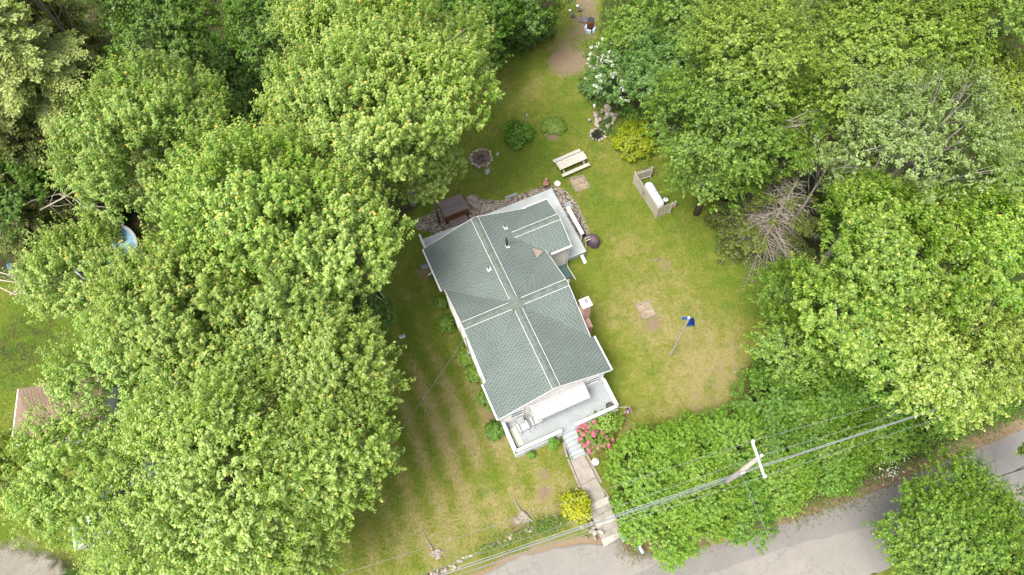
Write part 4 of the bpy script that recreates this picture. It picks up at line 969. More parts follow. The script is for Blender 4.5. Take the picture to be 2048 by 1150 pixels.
# fallen bare branches at the left edge
def snag(name, label, pts, seed, r=.05, m='deadwood'):
    g = np.random.default_rng(seed); mb = MB()
    for (a, b, z) in pts:
        p = at(*a, z); q = at(*b, z+.3); p[2] = z; mb.tube([p, (p+q)/2+g.normal(size=3)*.2, q], [r, r*.7, r*.3], 5)
        for _ in range(9):
            s = g.uniform(.15, .95); f = p+(q-p)*s; dv = (q-p)/np.linalg.norm(q-p)+g.normal(size=3)*.7; e = f+dv*g.uniform(.6, 1.4); mb.tube([f, (f+e)/2+g.normal(size=3)*.08, e], [r*.4, r*.25, r*.1], 4)
    return tag(mb.build(name, M[m]), label, 'branches')
snag('fallen_branches', 'heap of bare fallen branches on the left edge beside the blue barrel', [((0, 560), (62, 548), 2.5), ((0, 545), (70, 575), 2.2), ((20, 590), (66, 560), 2), ((0, 575), (50, 585), 1.8)], 3)
snag('bare_branch', 'long bare curved branch reaching out under the pale conifer', [((20, 425), (130, 385), 7), ((80, 420), (160, 375), 7)], 4, .06)
snag('broken_trunk', 'pale broken trunk stub sticking out above the swimming pool', [((150, 398), (200, 420), 6)], 5, .08, 'barkpale')
snag('bare_branch', 'grey bare branches reaching from the trees behind the layered tree', [((1545, 240), (1625, 245), 13), ((1560, 262), (1620, 235), 12.6)], 8, .07, 'deadwood')
snag('bare_branch', 'whitish dead branches near the top right trees', [((1630, 90), (1700, 135), 15), ((1650, 100), (1690, 140), 14.6)], 9, .07, 'deadwood')

# loose grass tufts over the lawn
def grass(n, seed):
    g = np.random.default_rng(seed); P = np.array(LAWN); lo = np.maximum(P.min(0), [-50, 0]); hi = np.minimum(P.max(0), [25, 56])
    X = g.uniform(lo[0], hi[0], n); Y = g.uniform(lo[1], hi[1], n)
    dh = (X-HO[0])*UX[0]+(Y-HO[1])*UX[1]; dv = (X-HO[0])*UY[0]+(Y-HO[1])*UY[1]
    ok = (poly_sd(X, Y, LAWN) > -.4) & (gravel_f(X, Y) < .3) & (dirt_f(X, Y) < g.uniform(.25, .7, n)) & (bank_d(X, Y) > .2)
    ok &= ~((dh > -.2) & (dh < 11.5) & (dv > -2.3) & (dv < 16.4)) & (poly_sd(X, Y, wpoly([(1120, 880), (1175, 870), (1230, 1000), (1245, 1095), (1200, 1100), (1170, 1010)])) < .1)
    X = X[ok]; Y = Y[ok]; m = len(X); d = np.clip(dry_f(X, Y)+g.normal(size=m)*.28, 0, 1)[:, None]
    C = np.array([.085, .16, .015])*(1-d)+np.array([.27, .25, .085])*d; C *= g.uniform(.7, 1.3, (m, 1)); L = g.uniform(.06, .14, m)
    nn = g.normal(size=(m, 3))*.6+np.array([0, 0, .8])
    o = bpy.data.objects.new('grass', leaf_mesh('grass', np.stack([X, Y, gz(X, Y)+.03], 1), nn, rnd_dirs(g, m), L, L*.45, C)); COL.objects.link(o)
    return tag(o, 'short mown lawn grass, green with straw coloured wisps', 'grass', kind='stuff')
grass(260000, 77)

# ---------------------------------------------------------------- shrubs
S_ = [
 ('hedge_shrub', 'bright arching shrub at the left end of the roadside bank, right of the walk', 1300, 945, 85, 3.4, 'shrub', {}),
 ('hedge_shrub', 'bright arching shrub overhanging the mailboxes', 1325, 1035, 82, 2.9, 'shrub', {}),
 ('hedge_shrub', 'tall bright shrub left of the utility pole', 1385, 905, 80, 3.6, 'shrub', {}),
 ('hedge_shrub', 'bright shrub in the middle of the bank under the power wires', 1400, 985, 85, 3.4, 'shrub', {}),
 ('hedge_shrub', 'bright shrub on the lawn side just above the utility pole crossarm', 1470, 890, 72, 3.2, 'shrub', {}),
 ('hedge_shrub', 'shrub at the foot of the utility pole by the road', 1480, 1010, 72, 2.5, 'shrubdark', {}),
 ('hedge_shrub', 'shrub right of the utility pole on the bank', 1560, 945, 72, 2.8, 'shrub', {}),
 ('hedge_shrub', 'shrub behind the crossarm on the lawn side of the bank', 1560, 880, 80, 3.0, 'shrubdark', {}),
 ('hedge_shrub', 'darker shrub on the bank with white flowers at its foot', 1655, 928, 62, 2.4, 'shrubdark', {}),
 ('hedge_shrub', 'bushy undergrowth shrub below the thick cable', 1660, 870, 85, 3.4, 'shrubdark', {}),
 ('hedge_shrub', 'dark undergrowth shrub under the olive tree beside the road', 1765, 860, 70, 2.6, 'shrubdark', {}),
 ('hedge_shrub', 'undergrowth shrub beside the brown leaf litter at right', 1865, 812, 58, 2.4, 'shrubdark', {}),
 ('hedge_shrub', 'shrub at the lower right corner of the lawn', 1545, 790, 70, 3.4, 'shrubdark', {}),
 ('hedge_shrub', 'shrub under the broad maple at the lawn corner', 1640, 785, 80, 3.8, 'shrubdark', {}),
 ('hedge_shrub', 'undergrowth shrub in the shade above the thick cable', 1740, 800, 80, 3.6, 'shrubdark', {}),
 ('round_bush', 'round dense green bush on the upper lawn beside a thin post', 1038, 266, 29, 1.5, 'round', dict(asp=.75)),
 ('golden_bush', 'large golden green bush left of the wood, near the rock garden', 1272, 282, 36, 2.2, 'gold', dict(asp=.9)),
 ('green_bush', 'small green bush growing right behind the golden one', 1268, 238, 24, 2.0, 'shrubdark', dict(asp=.9)),
 ('golden_bush', 'round golden green bush beside the concrete steps', 1154, 1014, 29, 1.4, 'gold', dict(asp=.8)),
 ('rhododendron', 'pink flowering rhododendron at the right of the porch stair', 1186, 872, 30, 1.4, 'rhodo', dict(asp=.8, flowers=((.66, .15, .28), None, 34, 85, .085))),
 ('green_bush', 'green leafy bush between the pink rhododendron and the porch flag', 1212, 846, 28, 1.5, 'shrub', dict(asp=.8, lumpk=.7)),
 ('arborvitae', 'small pointed green conifer bush in front of the porch beside the stair', 1107, 886, 12, 1.5, 'round', dict(asp=1.7)),
 ('arborvitae', 'tiny round evergreen in front of the porch', 1063, 909, 6.5, .6, 'round', dict(asp=1.2)),
 ('green_bush', 'leafy bush at the left front corner of the house', 990, 861, 17, 1.0, 'shrubdark', dict(asp=.8, lumpk=.5)),
 ('foundation_shrub', 'low shrub against the left wall below the first window', 893, 648, 16, .9, 'shrubdark', dict(asp=.8, lumpk=.5)),
 ('foundation_shrub', 'low shrub against the left wall just below the meter box', 937, 712, 17, .9, 'shrub', dict(asp=.8, lumpk=.5)),
 ('foundation_shrub', 'low shrub with yellow flowers against the left wall', 954, 748, 18, .9, 'shrub', dict(asp=.8, lumpk=.5, flowers=((.7, .55, .03), None, 6, 8, .05))),
 ('foundation_shrub', 'dark low shrub near the front end of the left wall', 975, 798, 18, 1.0, 'shrubdark', dict(asp=.8, lumpk=.5)),
 ('foundation_shrub', 'dark low shrub near the back end of the left wall', 880, 605, 12, .8, 'shrubdark', dict(asp=.8, lumpk=.5)),
 ('flower_bed', 'spreading perennial plants with yellow flowers on the upper lawn', 1108, 252, 20, .45, 'rhodo', dict(asp=.4, lumpk=.35, sx=1.2, sy=.8, flowers=((.6, .5, .03), (lambda f: f[f[:, 0] < 0]), 6, 30, .06), trunk=False)),
 ('hedge_shrub', 'low shrubs bordering the upper lawn at its left corner', 950, 105, 42, 2.2, 'dark', dict(asp=.7)),
 ('understory_shrub', 'dark low shrub in the black forest gap at the top left', 450, 120, 62, 2.5, 'dark', {}),
 ('understory_shrub', 'dark low shrub at the bottom of the forest gap beside the largest maple', 480, 190, 50, 2, 'dark', {}),
 ('hedge_shrub', 'low shrub bordering the upper lawn beside the dirt path', 1050, 58, 40, 2.0, 'dark', dict(asp=.7)),
 ('hedge_shrub', 'feathery low shrub beneath the white blossoming tree', 1196, 172, 28, 1.6, 'bluegreen', dict(asp=.7)),
 ('hedge_shrub', 'olive low shrub right of the bare dirt path', 1240, 85, 28, 2.2, 'beech', dict(asp=.7)),
 ('hedge_shrub', 'low leafy shrub on the bottom edge beside the left lawn', 590, 1135, 40, 1.8, 'shrubdark', dict(asp=.7)),
]
for i, (nm, lb, px, py, r, top, sty, kw) in enumerate(S_):
    broad(nm, lb, px, py, r, top, sty, seed=200+i, cat='shrub', limbs=4, group={'hedge_shrub': 'shrubs edging the lawn and bank', 'foundation_shrub': 'low shrubs along the left wall'}.get(nm), **({'asp': .75} | kw))

# trailing plants on the stone wall
def groundcover(name, label, pts, n, ls, cols, seed, zf=gz1, spread=.35, hgt=.35, kind='stuff', cat='plants'):
    g = np.random.default_rng(seed); P = []
    pts = [at(*p, -.2) for p in pts]
    for _ in range(n):
        k = g.integers(0, len(pts)-1); p = pts[k]+(pts[k+1]-pts[k])*g.random()+g.normal(size=3)*spread; P.append((p[0], p[1], max(gz1(p[0], p[1]), -1.2)+abs(g.normal())*hgt+.05))
    P = np.array(P); m = len(P); L = ls*g.uniform(.7, 1.3, m); v = g.random((m, 1)); C = np.array(cols[0])*(1-v)+np.array(cols[1])*v
    o = bpy.data.objects.new(name, leaf_mesh(name, P, np.array([0, 0, 1.])+g.normal(size=(m, 3))*.5, rnd_dirs(g, m), L, L*.8, C)); COL.objects.link(o); return tag(o, label, cat, kind=kind)
groundcover('trailing_plants', 'green trailing plants growing over the stone retaining wall', [(960, 1110), (1000, 1088), (1050, 1072), (1060, 1064)], 550, .12, ((.08, .16, .02), (.17, .26, .04)), 1)
groundcover('vines', 'patch of green vines on the wall below the golden bush', [(1075, 1056), (1100, 1050), (1125, 1046)], 700, .11, ((.08, .16, .02), (.17, .26, .04)), 2, spread=.3)
groundcover('white_wildflowers', 'scattered white wildflowers at the foot of the roadside shrubs', [(1765, 930), (1790, 945)], 90, .14, ((.7, .7, .6), (.8, .8, .7)), 3, spread=.5, hgt=.8, cat='flowers')
groundcover('bank_weeds', 'green weeds along the road edge below the shrubs', [(1560, 1008), (1640, 984), (1720, 952), (1800, 910), (1880, 870), (1960, 833), (2048, 795)], 6000, .13, ((.07, .14, .02), (.17, .23, .04)), 4, spread=.7, hgt=.3)
groundcover('shoulder_weeds', 'weeds and grass on the road shoulder around the mailboxes', [(1250, 1085), (1270, 1102), (1310, 1100), (1360, 1095)], 900, .09, ((.13, .15, .04), (.26, .22, .09)), 5, spread=.4, hgt=.1)
groundcover('fallen_leaves', 'dry brown leaves scattered along the road edge', [(1250, 1085), (1400, 1090), (1560, 1040), (1700, 995), (1800, 950), (1900, 905), (2040, 850)], 3000, .08, ((.22, .11, .06), (.40, .25, .15)), 6, spread=.45, hgt=.03)

# ---------------------------------------------------------------- yard objects
def place(px, py, z=0.): 
    p = at(px, py, z); return p
# picnic table
a = at(1110, 326, .75); b = at(1168, 301, .75); ang = math.atan2(*(b-a)[:2][::-1])
ctr = at(1143, 321, .75); 
pt = thing('picnic_table', 'pale wooden picnic table with attached benches on the upper lawn', 'table', (ctr[0], ctr[1], 0), ang)
tb = MB()
for i in range(5): tb.bx(-1.25+.01*(i % 2), 1.25+.015*((i*7) % 3), -.40+i*.16+.004, -.40+(i+1)*.16-.004, .72, .76)
tb.build('tabletop', M['paletimber'], pt)
for s in (-1, 1):
    MB().bx(-1.25, 1.25, s*.78-.14, s*.78-.004, .42, .46).bx(-1.25, 1.25, s*.78+.004, s*.78+.14, .42, .46).build('bench', M['paletimber'], pt)
    for sx in (-.95, .95):
        MB().beam((sx, s*.25, .72), (sx, s*.70, 0), .04, .09).build('leg', M['paletimber'], pt)
for sx in (-.9, .9): MB().bx(sx-.02, sx+.02, -.85, .85, .34, .42).build('crossbeam', M['paletimber'], pt)
# propane tank with fence
tk0 = at(1297, 366, .9); tk1 = at(1322, 407, .9); ang = math.atan2(*(tk1-tk0)[:2][::-1]); L = np.linalg.norm(tk1-tk0)+.35; ctr = (tk0+tk1)/2
tk = thing('propane_tank', 'long white propane tank standing inside the slatted fence', 'gas tank', (ctr[0], ctr[1], 0), ang)
prof = [(.02, -L/2), (.18, -L/2+.03), (.30, -L/2+.11), (.37, -L/2+.25), (.38, -L/2+.35), (.38, L/2-.35), (.37, L/2-.25), (.30, L/2-.11), (.18, L/2-.03), (.02, L/2)]
bo = MB().lathe(prof, (0, 0, 0), 24); bo.v = [(z, y, x+.62) for x, y, z in bo.v]; bo.build('vessel', M['tank'], tk, True)
MB().lathe([(.19, .96), (.2, 1.06), (.17, 1.1), (.02, 1.12)], (.1, 0, 0), 14).build('dome_lid', M['tank'], tk, True)
MB().lathe([(.035, 1.1), (.035, 1.14)], (-.05, .1, 0), 8).box((.12, .05, 1.135), (.05, .05, .02)).build('gauge', M['dark'], tk)
for sx in (-L*.28, L*.28): MB().bx(sx-.06, sx+.06, -.3, .3, 0, .36).build('foot', M['metal'], tk)
# fence: three panels
fc = [at(1330, 334, 1.5), at(1271, 344, 1.5), at(1312, 413, 1.5), at(1348, 402, 1.5)]
fn = thing('privacy_fence', 'three sided slatted beige fence around the propane tank', 'fence', (fc[1][0], fc[1][1], 0))
F0 = fc[1].copy(); F0[2] = 0
fb = [at(1306, 342, 1.5), at(1270, 352, 1.5), at(1310, 420, 1.5), at(1346, 405, 1.5)]
fb[0] = at(1305, 335, 1.5); fb[1] = at(1271, 345, 1.5); fb[2] = at(1317, 416, 1.5); fb[3] = at(1345, 406, 1.5)
for i in range(3):
    a = fb[i]-F0; b = fb[i+1]-F0; Lg = np.linalg.norm((b-a)[:2]); n = int(Lg/.155); mb = MB(); an = math.atan2(b[1]-a[1], b[0]-a[0]); rg = random.Random(i)
    nx = np.array([-math.sin(an), math.cos(an)])
    for k in range(n):
        p = a+(b-a)*((k+.5)/n); mb.box((p[0], p[1], .78+rg.uniform(-.01, .01)), (.115, .02, 1.46), rz=an)
    for zz in (.3, 1.25): mb.beam((a[0]+nx[0]*.035, a[1]+nx[1]*.035, zz), (b[0]+nx[0]*.035, b[1]+nx[1]*.035, zz), .04, .09)
    mb.build('panel', M['fencewood'], fn)
for p in fb: MB().box((p[0]-F0[0], p[1]-F0[1], .78), (.1, .1, 1.56), rz=.4).build('post', M['fencewood'], fn)
bk = at(1331, 400, .4); t = thing('bucket', 'small grey lidded bucket beside the propane tank end', 'bucket', (bk[0], bk[1], 0)); MB().lathe([(.15, 0), (.19, .42), (.2, .42), (.2, .46)], (0, 0, 0), 16).build('pail', M['galv'], t, True); MB().lathe([(.205, .46), (.205, .48), (.05, .50)], (0, 0, 0), 16).build('lid', M['porcelain'], t)
ff = at(1350, 407, .5); t = thing('garden_statue', 'small pale garden figure with a reddish base behind the tank fence', 'ornament', (ff[0], ff[1], 0)); MB().lathe([(.16, 0), (.16, .15), (.1, .2)], (0, 0, 0), 12).build('base', M['terra'], t); MB().lathe([(.11, .2), (.13, .45), (.06, .62), (.09, .72), (.07, .82), (.01, .86)], (0, 0, 0), 12).build('figure', M['paletimber'], t, True)
w0 = at(1290, 385, .9); t = thing('wreath', 'dried plant hanging on the outer side of the slatted fence', 'ornament', (w0[0]-.1, w0[1]-.05, 0)); sn = MB(); gg = np.random.default_rng(2)
for _ in range(14): e = gg.normal(size=3)*.18; sn.tube([(0, 0, .7), (e[0]*.5, e[1]*.5, .7+e[2]), (e[0], e[1], .75+e[2]*1.5)], [.02, .014, .006], 4)
sn.build('twigs', M['timber'], t)
# planting in tank fence
groundcover('potted_flowers', 'small green plants tucked at the end of the propane tank', [(1316, 409), (1330, 404)], 160, .1, ((.06, .14, .02), (.14, .22, .04)), 12, spread=.12, hgt=.5)
groundcover('tank_weeds', 'weeds growing in the back corner of the tank fence', [(1284, 352), (1300, 348)], 260, .11, ((.10, .13, .03), (.24, .17, .09)), 13, spread=.25, hgt=.3)

def stone_ring(name, label, px, py, r, n, seed, cat, mats='stonepale', asp=1., fill='ash', size=.3, arc=(0, 6.283), rows=1):
    c = at(px, py, 0); t = thing(name, label, cat, (c[0], c[1], 0)); rg = random.Random(seed)
    for k in range(n):
        a = arc[0]+(arc[1]-arc[0])*k/n+rg.uniform(-.05, .05); mb = MB(); rr = r*rg.uniform(.93, 1.1)
        mb.rock((rr*math.cos(a), rr*asp*math.sin(a), .08), (size*rg.uniform(.8, 1.3), size*rg.uniform(.6, 1), .22), rg); mb.build('stone', M[rg.choice(['stone', 'stonepale'])], t, True)
    if fill: 
        pts = [(r*.9*math.cos(i/24*6.283)*rg.uniform(.92, 1.05), r*asp*.9*math.sin(i/24*6.283), ) for i in range(24)]
        MB().prism(pts, -.05, .035).build('ash_bed' if fill == 'ash' else 'pond_water', M[fill], t)
    return t
fp = stone_ring('fire_pit', 'round stone fire pit filled with dark ash at the edge of the largest maple', 963, 317, .85, 18, 3, 'fire pit')
lg = MB(); rg = random.Random(9)
for _ in range(7): a = rg.random()*6.3; l = rg.uniform(.3, .6); x, y = rg.uniform(-.3, .3), rg.uniform(-.3, .3); lg.tube([(x-l*math.cos(a)/2, y-l*math.sin(a)/2, .08), (x+l*math.cos(a)/2, y+l*math.sin(a)/2, .12)], .035, 6)
lg.build('charred_logs', M['dark'], fp)
def flat_stone(name, label, px, py, d, m, seed, z=.02, th=.08, cat='stone'):
    c = at(px, py, 0); rg = random.Random(seed); n = 9; pts = [(d[0]/2*math.cos(i/n*6.283)*rg.uniform(.8, 1.15), d[1]/2*math.sin(i/n*6.283)*rg.uniform(.8, 1.15)) for i in range(n)]
    o = MB().prism(pts, -.04, th-.02).build(name, M[m], bevel=.015); o.location = (c[0], c[1], z); o.rotation_euler[2] = rg.random()*3
    return tag(o, label, cat)
flat_stone('slate_slab', 'blue grey flat slate just below the fire pit', 975, 344, (.42, .6), 'slate', 1)
flat_stone('flat_stone', 'small pinkish flat stone right of the fire pit', 995, 309, (.4, .22), 'stonepale', 2)
flat_stone('flat_stone', 'small tan flat stone left of the fire pit under the maple', 917, 317, (.5, .2), 'stonepale', 3)
flat_stone('flat_stone', 'broad flat stepping stone in the gravel right of the hot tub', 948, 404, (1.5, .9), 'stone', 4)
flat_stone('flat_stone', 'reddish flat stepping stone in the gravel nearer the deck', 972, 418, (1.1, .6), 'stone', 5)
flat_stone('flat_stone', 'grey square stepping stone in the gravel by the deck right corner', 1137, 411, (.8, .5), 'slate', 6)
flat_stone('flat_stone', 'pale round stone beside the bulkhead doors', 1136, 562, (.5, .3), 'cap', 7, th=.12)
o = MB().box((0, 0, .04), (1.0, .18, .08)).build('curb_stone', M['slate']); c = at(1022, 392, 0); o.location = tuple(c); o.rotation_euler[2] = HA; tag(o, 'narrow grey edging stone at the border of gravel and lawn', 'stone')
# hot tub
h1, h2, h3 = at(889, 413, 1.0), at(930, 400, 1.0), at(891, 432, .9)
ctr = (at(878, 400, 1)+at(931, 402, 1))/2
hx, hy = hloc(906, 412, 1.0)
ht = thing('hot_tub', 'brown wood panelled hot tub with a grey brown cover beside the back deck', 'hot tub', hw(hx, hy, 0), HA)
MB().bx(-.95, .95, -.75, .75, .0, .95).build('cabinet', M['tubwood'], ht)
sl_ = MB(); x = -.9
while x < .9: sl_.bx(x, x+.012, -.758, -.751, .05, .88); x += .12
sl_.bx(-.97, .97, -.775, -.745, .86, .95).bx(-.97, .97, -.775, -.745, 0, .08).bx(-.975, -.9, -.78, -.74, .08, .86).bx(.9, .975, -.78, -.74, .08, .86).build('trim', M['darkbrown'], ht)
MB().bx(-1.0, 1.0, -.70, -.01, .96, 1.07).bx(-1.0, 1.0, .01, .8, .96, 1.07).build('cover', M['tubcover'], ht, bevel=.03)
sx_, sy_ = hloc(912, 441, .3); t = thing('tub_step', 'dark brown step box in front of the hot tub', 'step', hw(hx-.02, hy-1.08, 0), HA)
MB().bx(-.7, .7, -.28, .28, 0, .36).build('box', M['darkbrown'], t); MB().bx(-.74, .74, -.3, .3, .362, .40).build('tread', M['tubcover'], t)
# chiminea
c = at(1092, 372, 0); t = thing('chiminea', 'terracotta chiminea at the back corner of the deck', 'stove', (c[0], c[1], 0))
MB().lathe([(.18, .12), (.27, .25), (.29, .42), (.22, .6), (.11, .75), (.09, .95), (.12, 1.0), (.09, 1.0), (.07, .92)], (0, 0, 0), 20).build('body', M['terra'], t, True)
MB().box((0, -.255, .38), (.2, .08, .2)).build('fire_mouth', M['dark'], t)
for k in range(3): MB().tube([(.2*math.cos(k*2.1), .2*math.sin(k*2.1), .25), (.27*math.cos(k*2.1), .27*math.sin(k*2.1), 0)], .018, 6).build('leg', M['dark'], t)
c = at(1115, 366, .1); t = thing('umbrella_base', 'round pale stone umbrella base on the grass beside the chiminea', 'umbrella base', (c[0], c[1], 0)); MB().lathe([(.27, 0), (.28, .06), (.2, .14), (.05, .17)], (0, 0, 0), 20).build('disc', M['cap'], t, True); MB().lathe([(.04, .17), (.04, .26)], (0, 0, 0), 10).build('socket', M['porcelain'], t)
# horseshoe pits
def pit(label, pts, open_side, seed):
    P = [at(*p, 0) for p in pts]; c = sum(P)/4; t = thing('horseshoe_pit', label, 'horseshoe pit', (c[0], c[1], 0), 0, 'horseshoe pits on the lawn')
    for i in range(4):
        if i == open_side: continue
        a = (P[i]-c); b = (P[(i+1) % 4]-c); MB().beam((a[0], a[1], .04), (b[0], b[1], .04), .09, .1).build('timber', M['timber'], t)
    q = [(p-c)*.93 for p in P]; MB().prism([(v[0], v[1]) for v in q], -.03, .018).build('soil', M['dirt'], t)
    MB().tube([(0, 0, 0), (.03, 0, .36)], .018, 8).build('stake', M['galv'], t)
pit('framed dirt horseshoe pit just below the picnic table', [(1140, 358), (1166, 351), (1180, 376), (1153, 385)], 2, 1)
pit('framed dirt horseshoe pit in the middle of the right lawn', [(1272, 611), (1299, 601), (1313, 628), (1287, 638)], 1, 2)
# rock garden with pond
c = at(1205, 235, 0); t = thing('rock_garden', 'heap of pale rocks with plants forming a waterfall beside the upper lawn', 'rock garden', (c[0], c[1], 0)); rg = random.Random(4)
for k in range(26):
    x = rg.gauss(0, .55); y = rg.gauss(.2, .75); MB().rock((x, y, .12+.22*math.exp(-(x*x+y*y))), (rg.uniform(.3, .65), rg.uniform(.25, .5), rg.uniform(.22, .4)), rg).build('stone', M[rg.choice(['stone', 'stonepale', 'stonepale'])], t, True)
groundcover('rock_plants', 'green plants growing among the rocks of the rock garden', [(1212, 225), (1218, 245), (1205, 262), (1222, 268)], 500, .13, ((.06, .14, .02), (.14, .22, .04)), 14, spread=.28, hgt=.25)
stone_ring('garden_pond', 'small dark pond ringed with stones below the rock garden', 1196, 270, .62, 13, 6, 'pond', fill='water', size=.28)
c = at(1187, 228, 0); t = thing('birdhouse_post', 'little white birdhouse on a thin post left of the rock garden', 'birdhouse', (c[0], c[1], 0)); MB().tube([(0, 0, 0), (0, 0, .9)], .02, 6).build('post', M['timber'], t); MB().box((0, 0, 1.0), (.16, .16, .2)).add([(-.1, -.12, 1.1), (.1, -.12, 1.1), (.1, .12, 1.1), (-.1, .12, 1.1), (0, -.12, 1.2), (0, .12, 1.2)], [(0, 1, 4), (2, 3, 5), (1, 2, 5, 4), (3, 0, 4, 5), (0, 3, 2, 1)]).build('box', M['white'], t)
c = at(1054, 252, 0); o = MB().tube([(0, 0, 0), (0, 0, 1.5)], .04, 8).lathe([(.05, 1.5), (.06, 1.56), (.01, 1.6)], (0, 0, 0), 8).build('garden_post', M['paletimber']); o.location = tuple(c); tag(o, 'thin pale post standing beside the round green bush', 'post')
# burn barrel
c = at(1180, 60, 0); t = thing('burn_barrel', 'rusty burn barrel with a dark top standing on blocks on the dirt path', 'barrel', (c[0], c[1], 0))
MB().lathe([(.29, .35), (.31, .36), (.3, .6), (.315, .65), (.3, .7), (.3, .92), (.315, .96), (.3, 1.0), (.31, 1.25), (.27, 1.25), (.26, 1.1)], (0, 0, 0), 22).build('drum', M['rust'], t, True)
MB().lathe([(.3, 1.251), (.3, 1.27), (.05, 1.28)], (0, 0, 0), 22).build('cover', M['dark'], t)
for k in range(4):
    a = k*1.57-.8+HA; MB().box((.38*math.cos(a), .38*math.sin(a), .17), (.42, .2, .34), rz=a+1.57).build('block', M['mailpale'], t)
c = at(1167, 40, 0); o = MB().lathe([(.42, 0), (.43, .07), (.38, .09), (.05, .1)], (0, 0, 0), 22).build('drum_lid', M['lid'], None, True); o.location = tuple(c+[0, 0, .01]); tag(o, 'round rusty lid lying on the dirt beside the burn barrel', 'lid')
for (px, py, lb) in ((1146, 34, 'small brown bucket at the path edge nearest the shrubs'), (1159, 22, 'small brown bucket farthest up the dirt path')):
    c = at(px, py, 0); t = thing('small_pail', lb, 'bucket', (c[0], c[1], 0)); MB().lathe([(.15, 0), (.2, .28), (.17, .28), (.14, .05)], (0, 0, 0), 14).build('pail', M['lid'], t, True); MB().tube([(-.19, 0, .27), (-.12, .15, .33), (.12, .15, .33), (.19, 0, .27)], .01, 5).build('handle', M['galv'], t)
for k, (px, py, lb) in enumerate(((1140, 22, 'white stone beside the nearer brown bucket'), (1155, 13, 'white stone beside the farther brown bucket'))):
    c = at(px, py, 0); o = MB().rock((0, 0, .07), (.22, .3, .2), random.Random(k)).build('white_stone', M['porcelain'], None, True); o.location = tuple(c); tag(o, lb, 'stone')
# grill under a round cover, low white edge, wooden sawhorse
gx, gy = hloc(1186, 480, .6); t = thing('covered_grill', 'round grill under a dark purple brown cover beside the deck rail', 'grill', hw(gx, gy, 0))
cv = MB(); n = 28
prof = [(.50, .12), (.49, .5), (.47, .8), (.40, .95), (.25, 1.05), (.03, 1.1)]
for r, z in prof:
    for k in range(n): a = k/n*6.283; q = r*(1+.05*math.cos(a*7)*(1.1-z)); cv.v.append((q*math.cos(a)*.85, q*math.sin(a)*1.15, z))
for i in range(len(prof)-1):
    for k in range(n): a = i*n+k; b = i*n+(k+1) % n; cv.f.append((a, b, b+n, a+n))
cv.f.append(tuple((len(prof)-1)*n+k for k in range(n)))
o = cv.build('cover', mat('grill_cover', (.085, .055, .075), .6, .3, .15), t, True); o.rotation_euler[2] = HA+.4
MB().lathe([(.3, 0), (.3, .1)], (0, 0, 0), 12).build('base', M['dark'], t)
a = at(1179, 491, .1); b = at(1195, 486, .1); o = MB().beam((0, 0, .06), tuple((b-a)[:2])+(.06,), .1, .12).build('white_board', M['white']); o.location = (a[0], a[1], 0); tag(o, 'short white board lying on the grass in front of the covered grill', 'board')
c = at(1175, 486, .3); t = thing('sawhorse', 'small wooden folding stand between the deck corner and the covered grill', 'stand', (c[0], c[1], 0), HA)
for sx in (-.2, .2):
    MB().beam((sx, -.25, 0), (sx, .12, 1.0), .04, .06).build('leg', M['fencewood'], t); MB().beam((sx, .25, 0), (sx, -.12, 1.0), .04, .06).build('leg', M['fencewood'], t)
MB().box((0, .1, 1.0), (.5, .05, .06)).box((0, -.1, 1.0), (.5, .05, .06)).build('rail', M['fencewood'], t)
c = at(1163, 452, .3); o = MB().box((0, 0, .3), (.35, 1.3, .6)).build('storage_box', M['darkbrown'], None, bevel=.02); o.location = tuple(hw(11.75, 12.1, 0)); o.rotation_euler[2] = HA; tag(o, 'dark storage box standing below the white deck rail', 'box')
# downspout splash block
c = at(850, 534, 0); o = MB().box((0, 0, .05), (.6, .26, .1)).box((-.02, .11, .12), (.56, .04, .06)).box((-.02, -.11, .12), (.56, .04, .06)).build('splash_block', M['slate']); o.location = tuple(c); o.rotation_euler[2] = .15; tag(o, 'grey splash block under the back left downspout', 'splash block')
c = at(805, 674, 0); t = thing('irrigation_box', 'small white box standing alone on the side lawn', 'box', (c[0], c[1], 0), .3); MB().box((0, 0, .12), (.42, .2, .22)).build('case', M['white'], t, bevel=.01); MB().box((0, 0, .235), (.36, .14, .01)).build('grille', M['metal'], t)
# small stump thing in lawn
def stump(label, px, py, d, roots, seed, h=.25):
    c = at(px, py, 0); t = thing('tree_stump', label, 'stump', (c[0], c[1], 0)); rg = random.Random(seed); mb = MB(); n = 16; o = 0
    for (s, z) in ((1.25, -.05), (1.0, .06), (.85, h), (.7, h*1.02), (.3, h*.8)):
        for k in range(n): a = k/n*6.283; q = d*s*(1+.22*math.sin(a*3+seed)+.12*math.sin(a*7+z*9)+rg.uniform(-.08, .08)); mb.v.append((q*math.cos(a), q*.8*math.sin(a), z+rg.uniform(-.04, .04)*(z > .1)))
    for i in range(4):
        for k in range(n): a = i*n+k; b = i*n+(k+1) % n; mb.f.append((a, b, b+n, a+n))
    mb.f.append(tuple(4*n+k for k in range(n))); mb.build('bole', M['stumpwood'], t)
    for (dx, dy, L) in roots:
        a = math.atan2(dy, dx); pts = [(d*.8*math.cos(a), d*.8*math.sin(a), .1)]; aa = a
        for k in range(4): aa += rg.uniform(-.35, .35); p = pts[-1]; pts.append((p[0]+L/4*math.cos(aa), p[1]+L/4*math.sin(aa), max(.02, .08-.02*k)))
        MB().tube(pts, [.075, .06, .045, .03, .012], 6).build('root', M['stumpwood'], t)
    return t
stump('weathered tree stump with a root pointing up the lawn, above the stone wall', 1046, 1036, .48, ((-.3, 1, 1.5), (1, -.25, .6), (-1, -.1, .3)), 3)
stump('flat decayed tree stump with a long curved root on the lower lawn', 873, 1107, .36, ((-1, .75, 1.6), (1, .2, .4)), 5, .12)
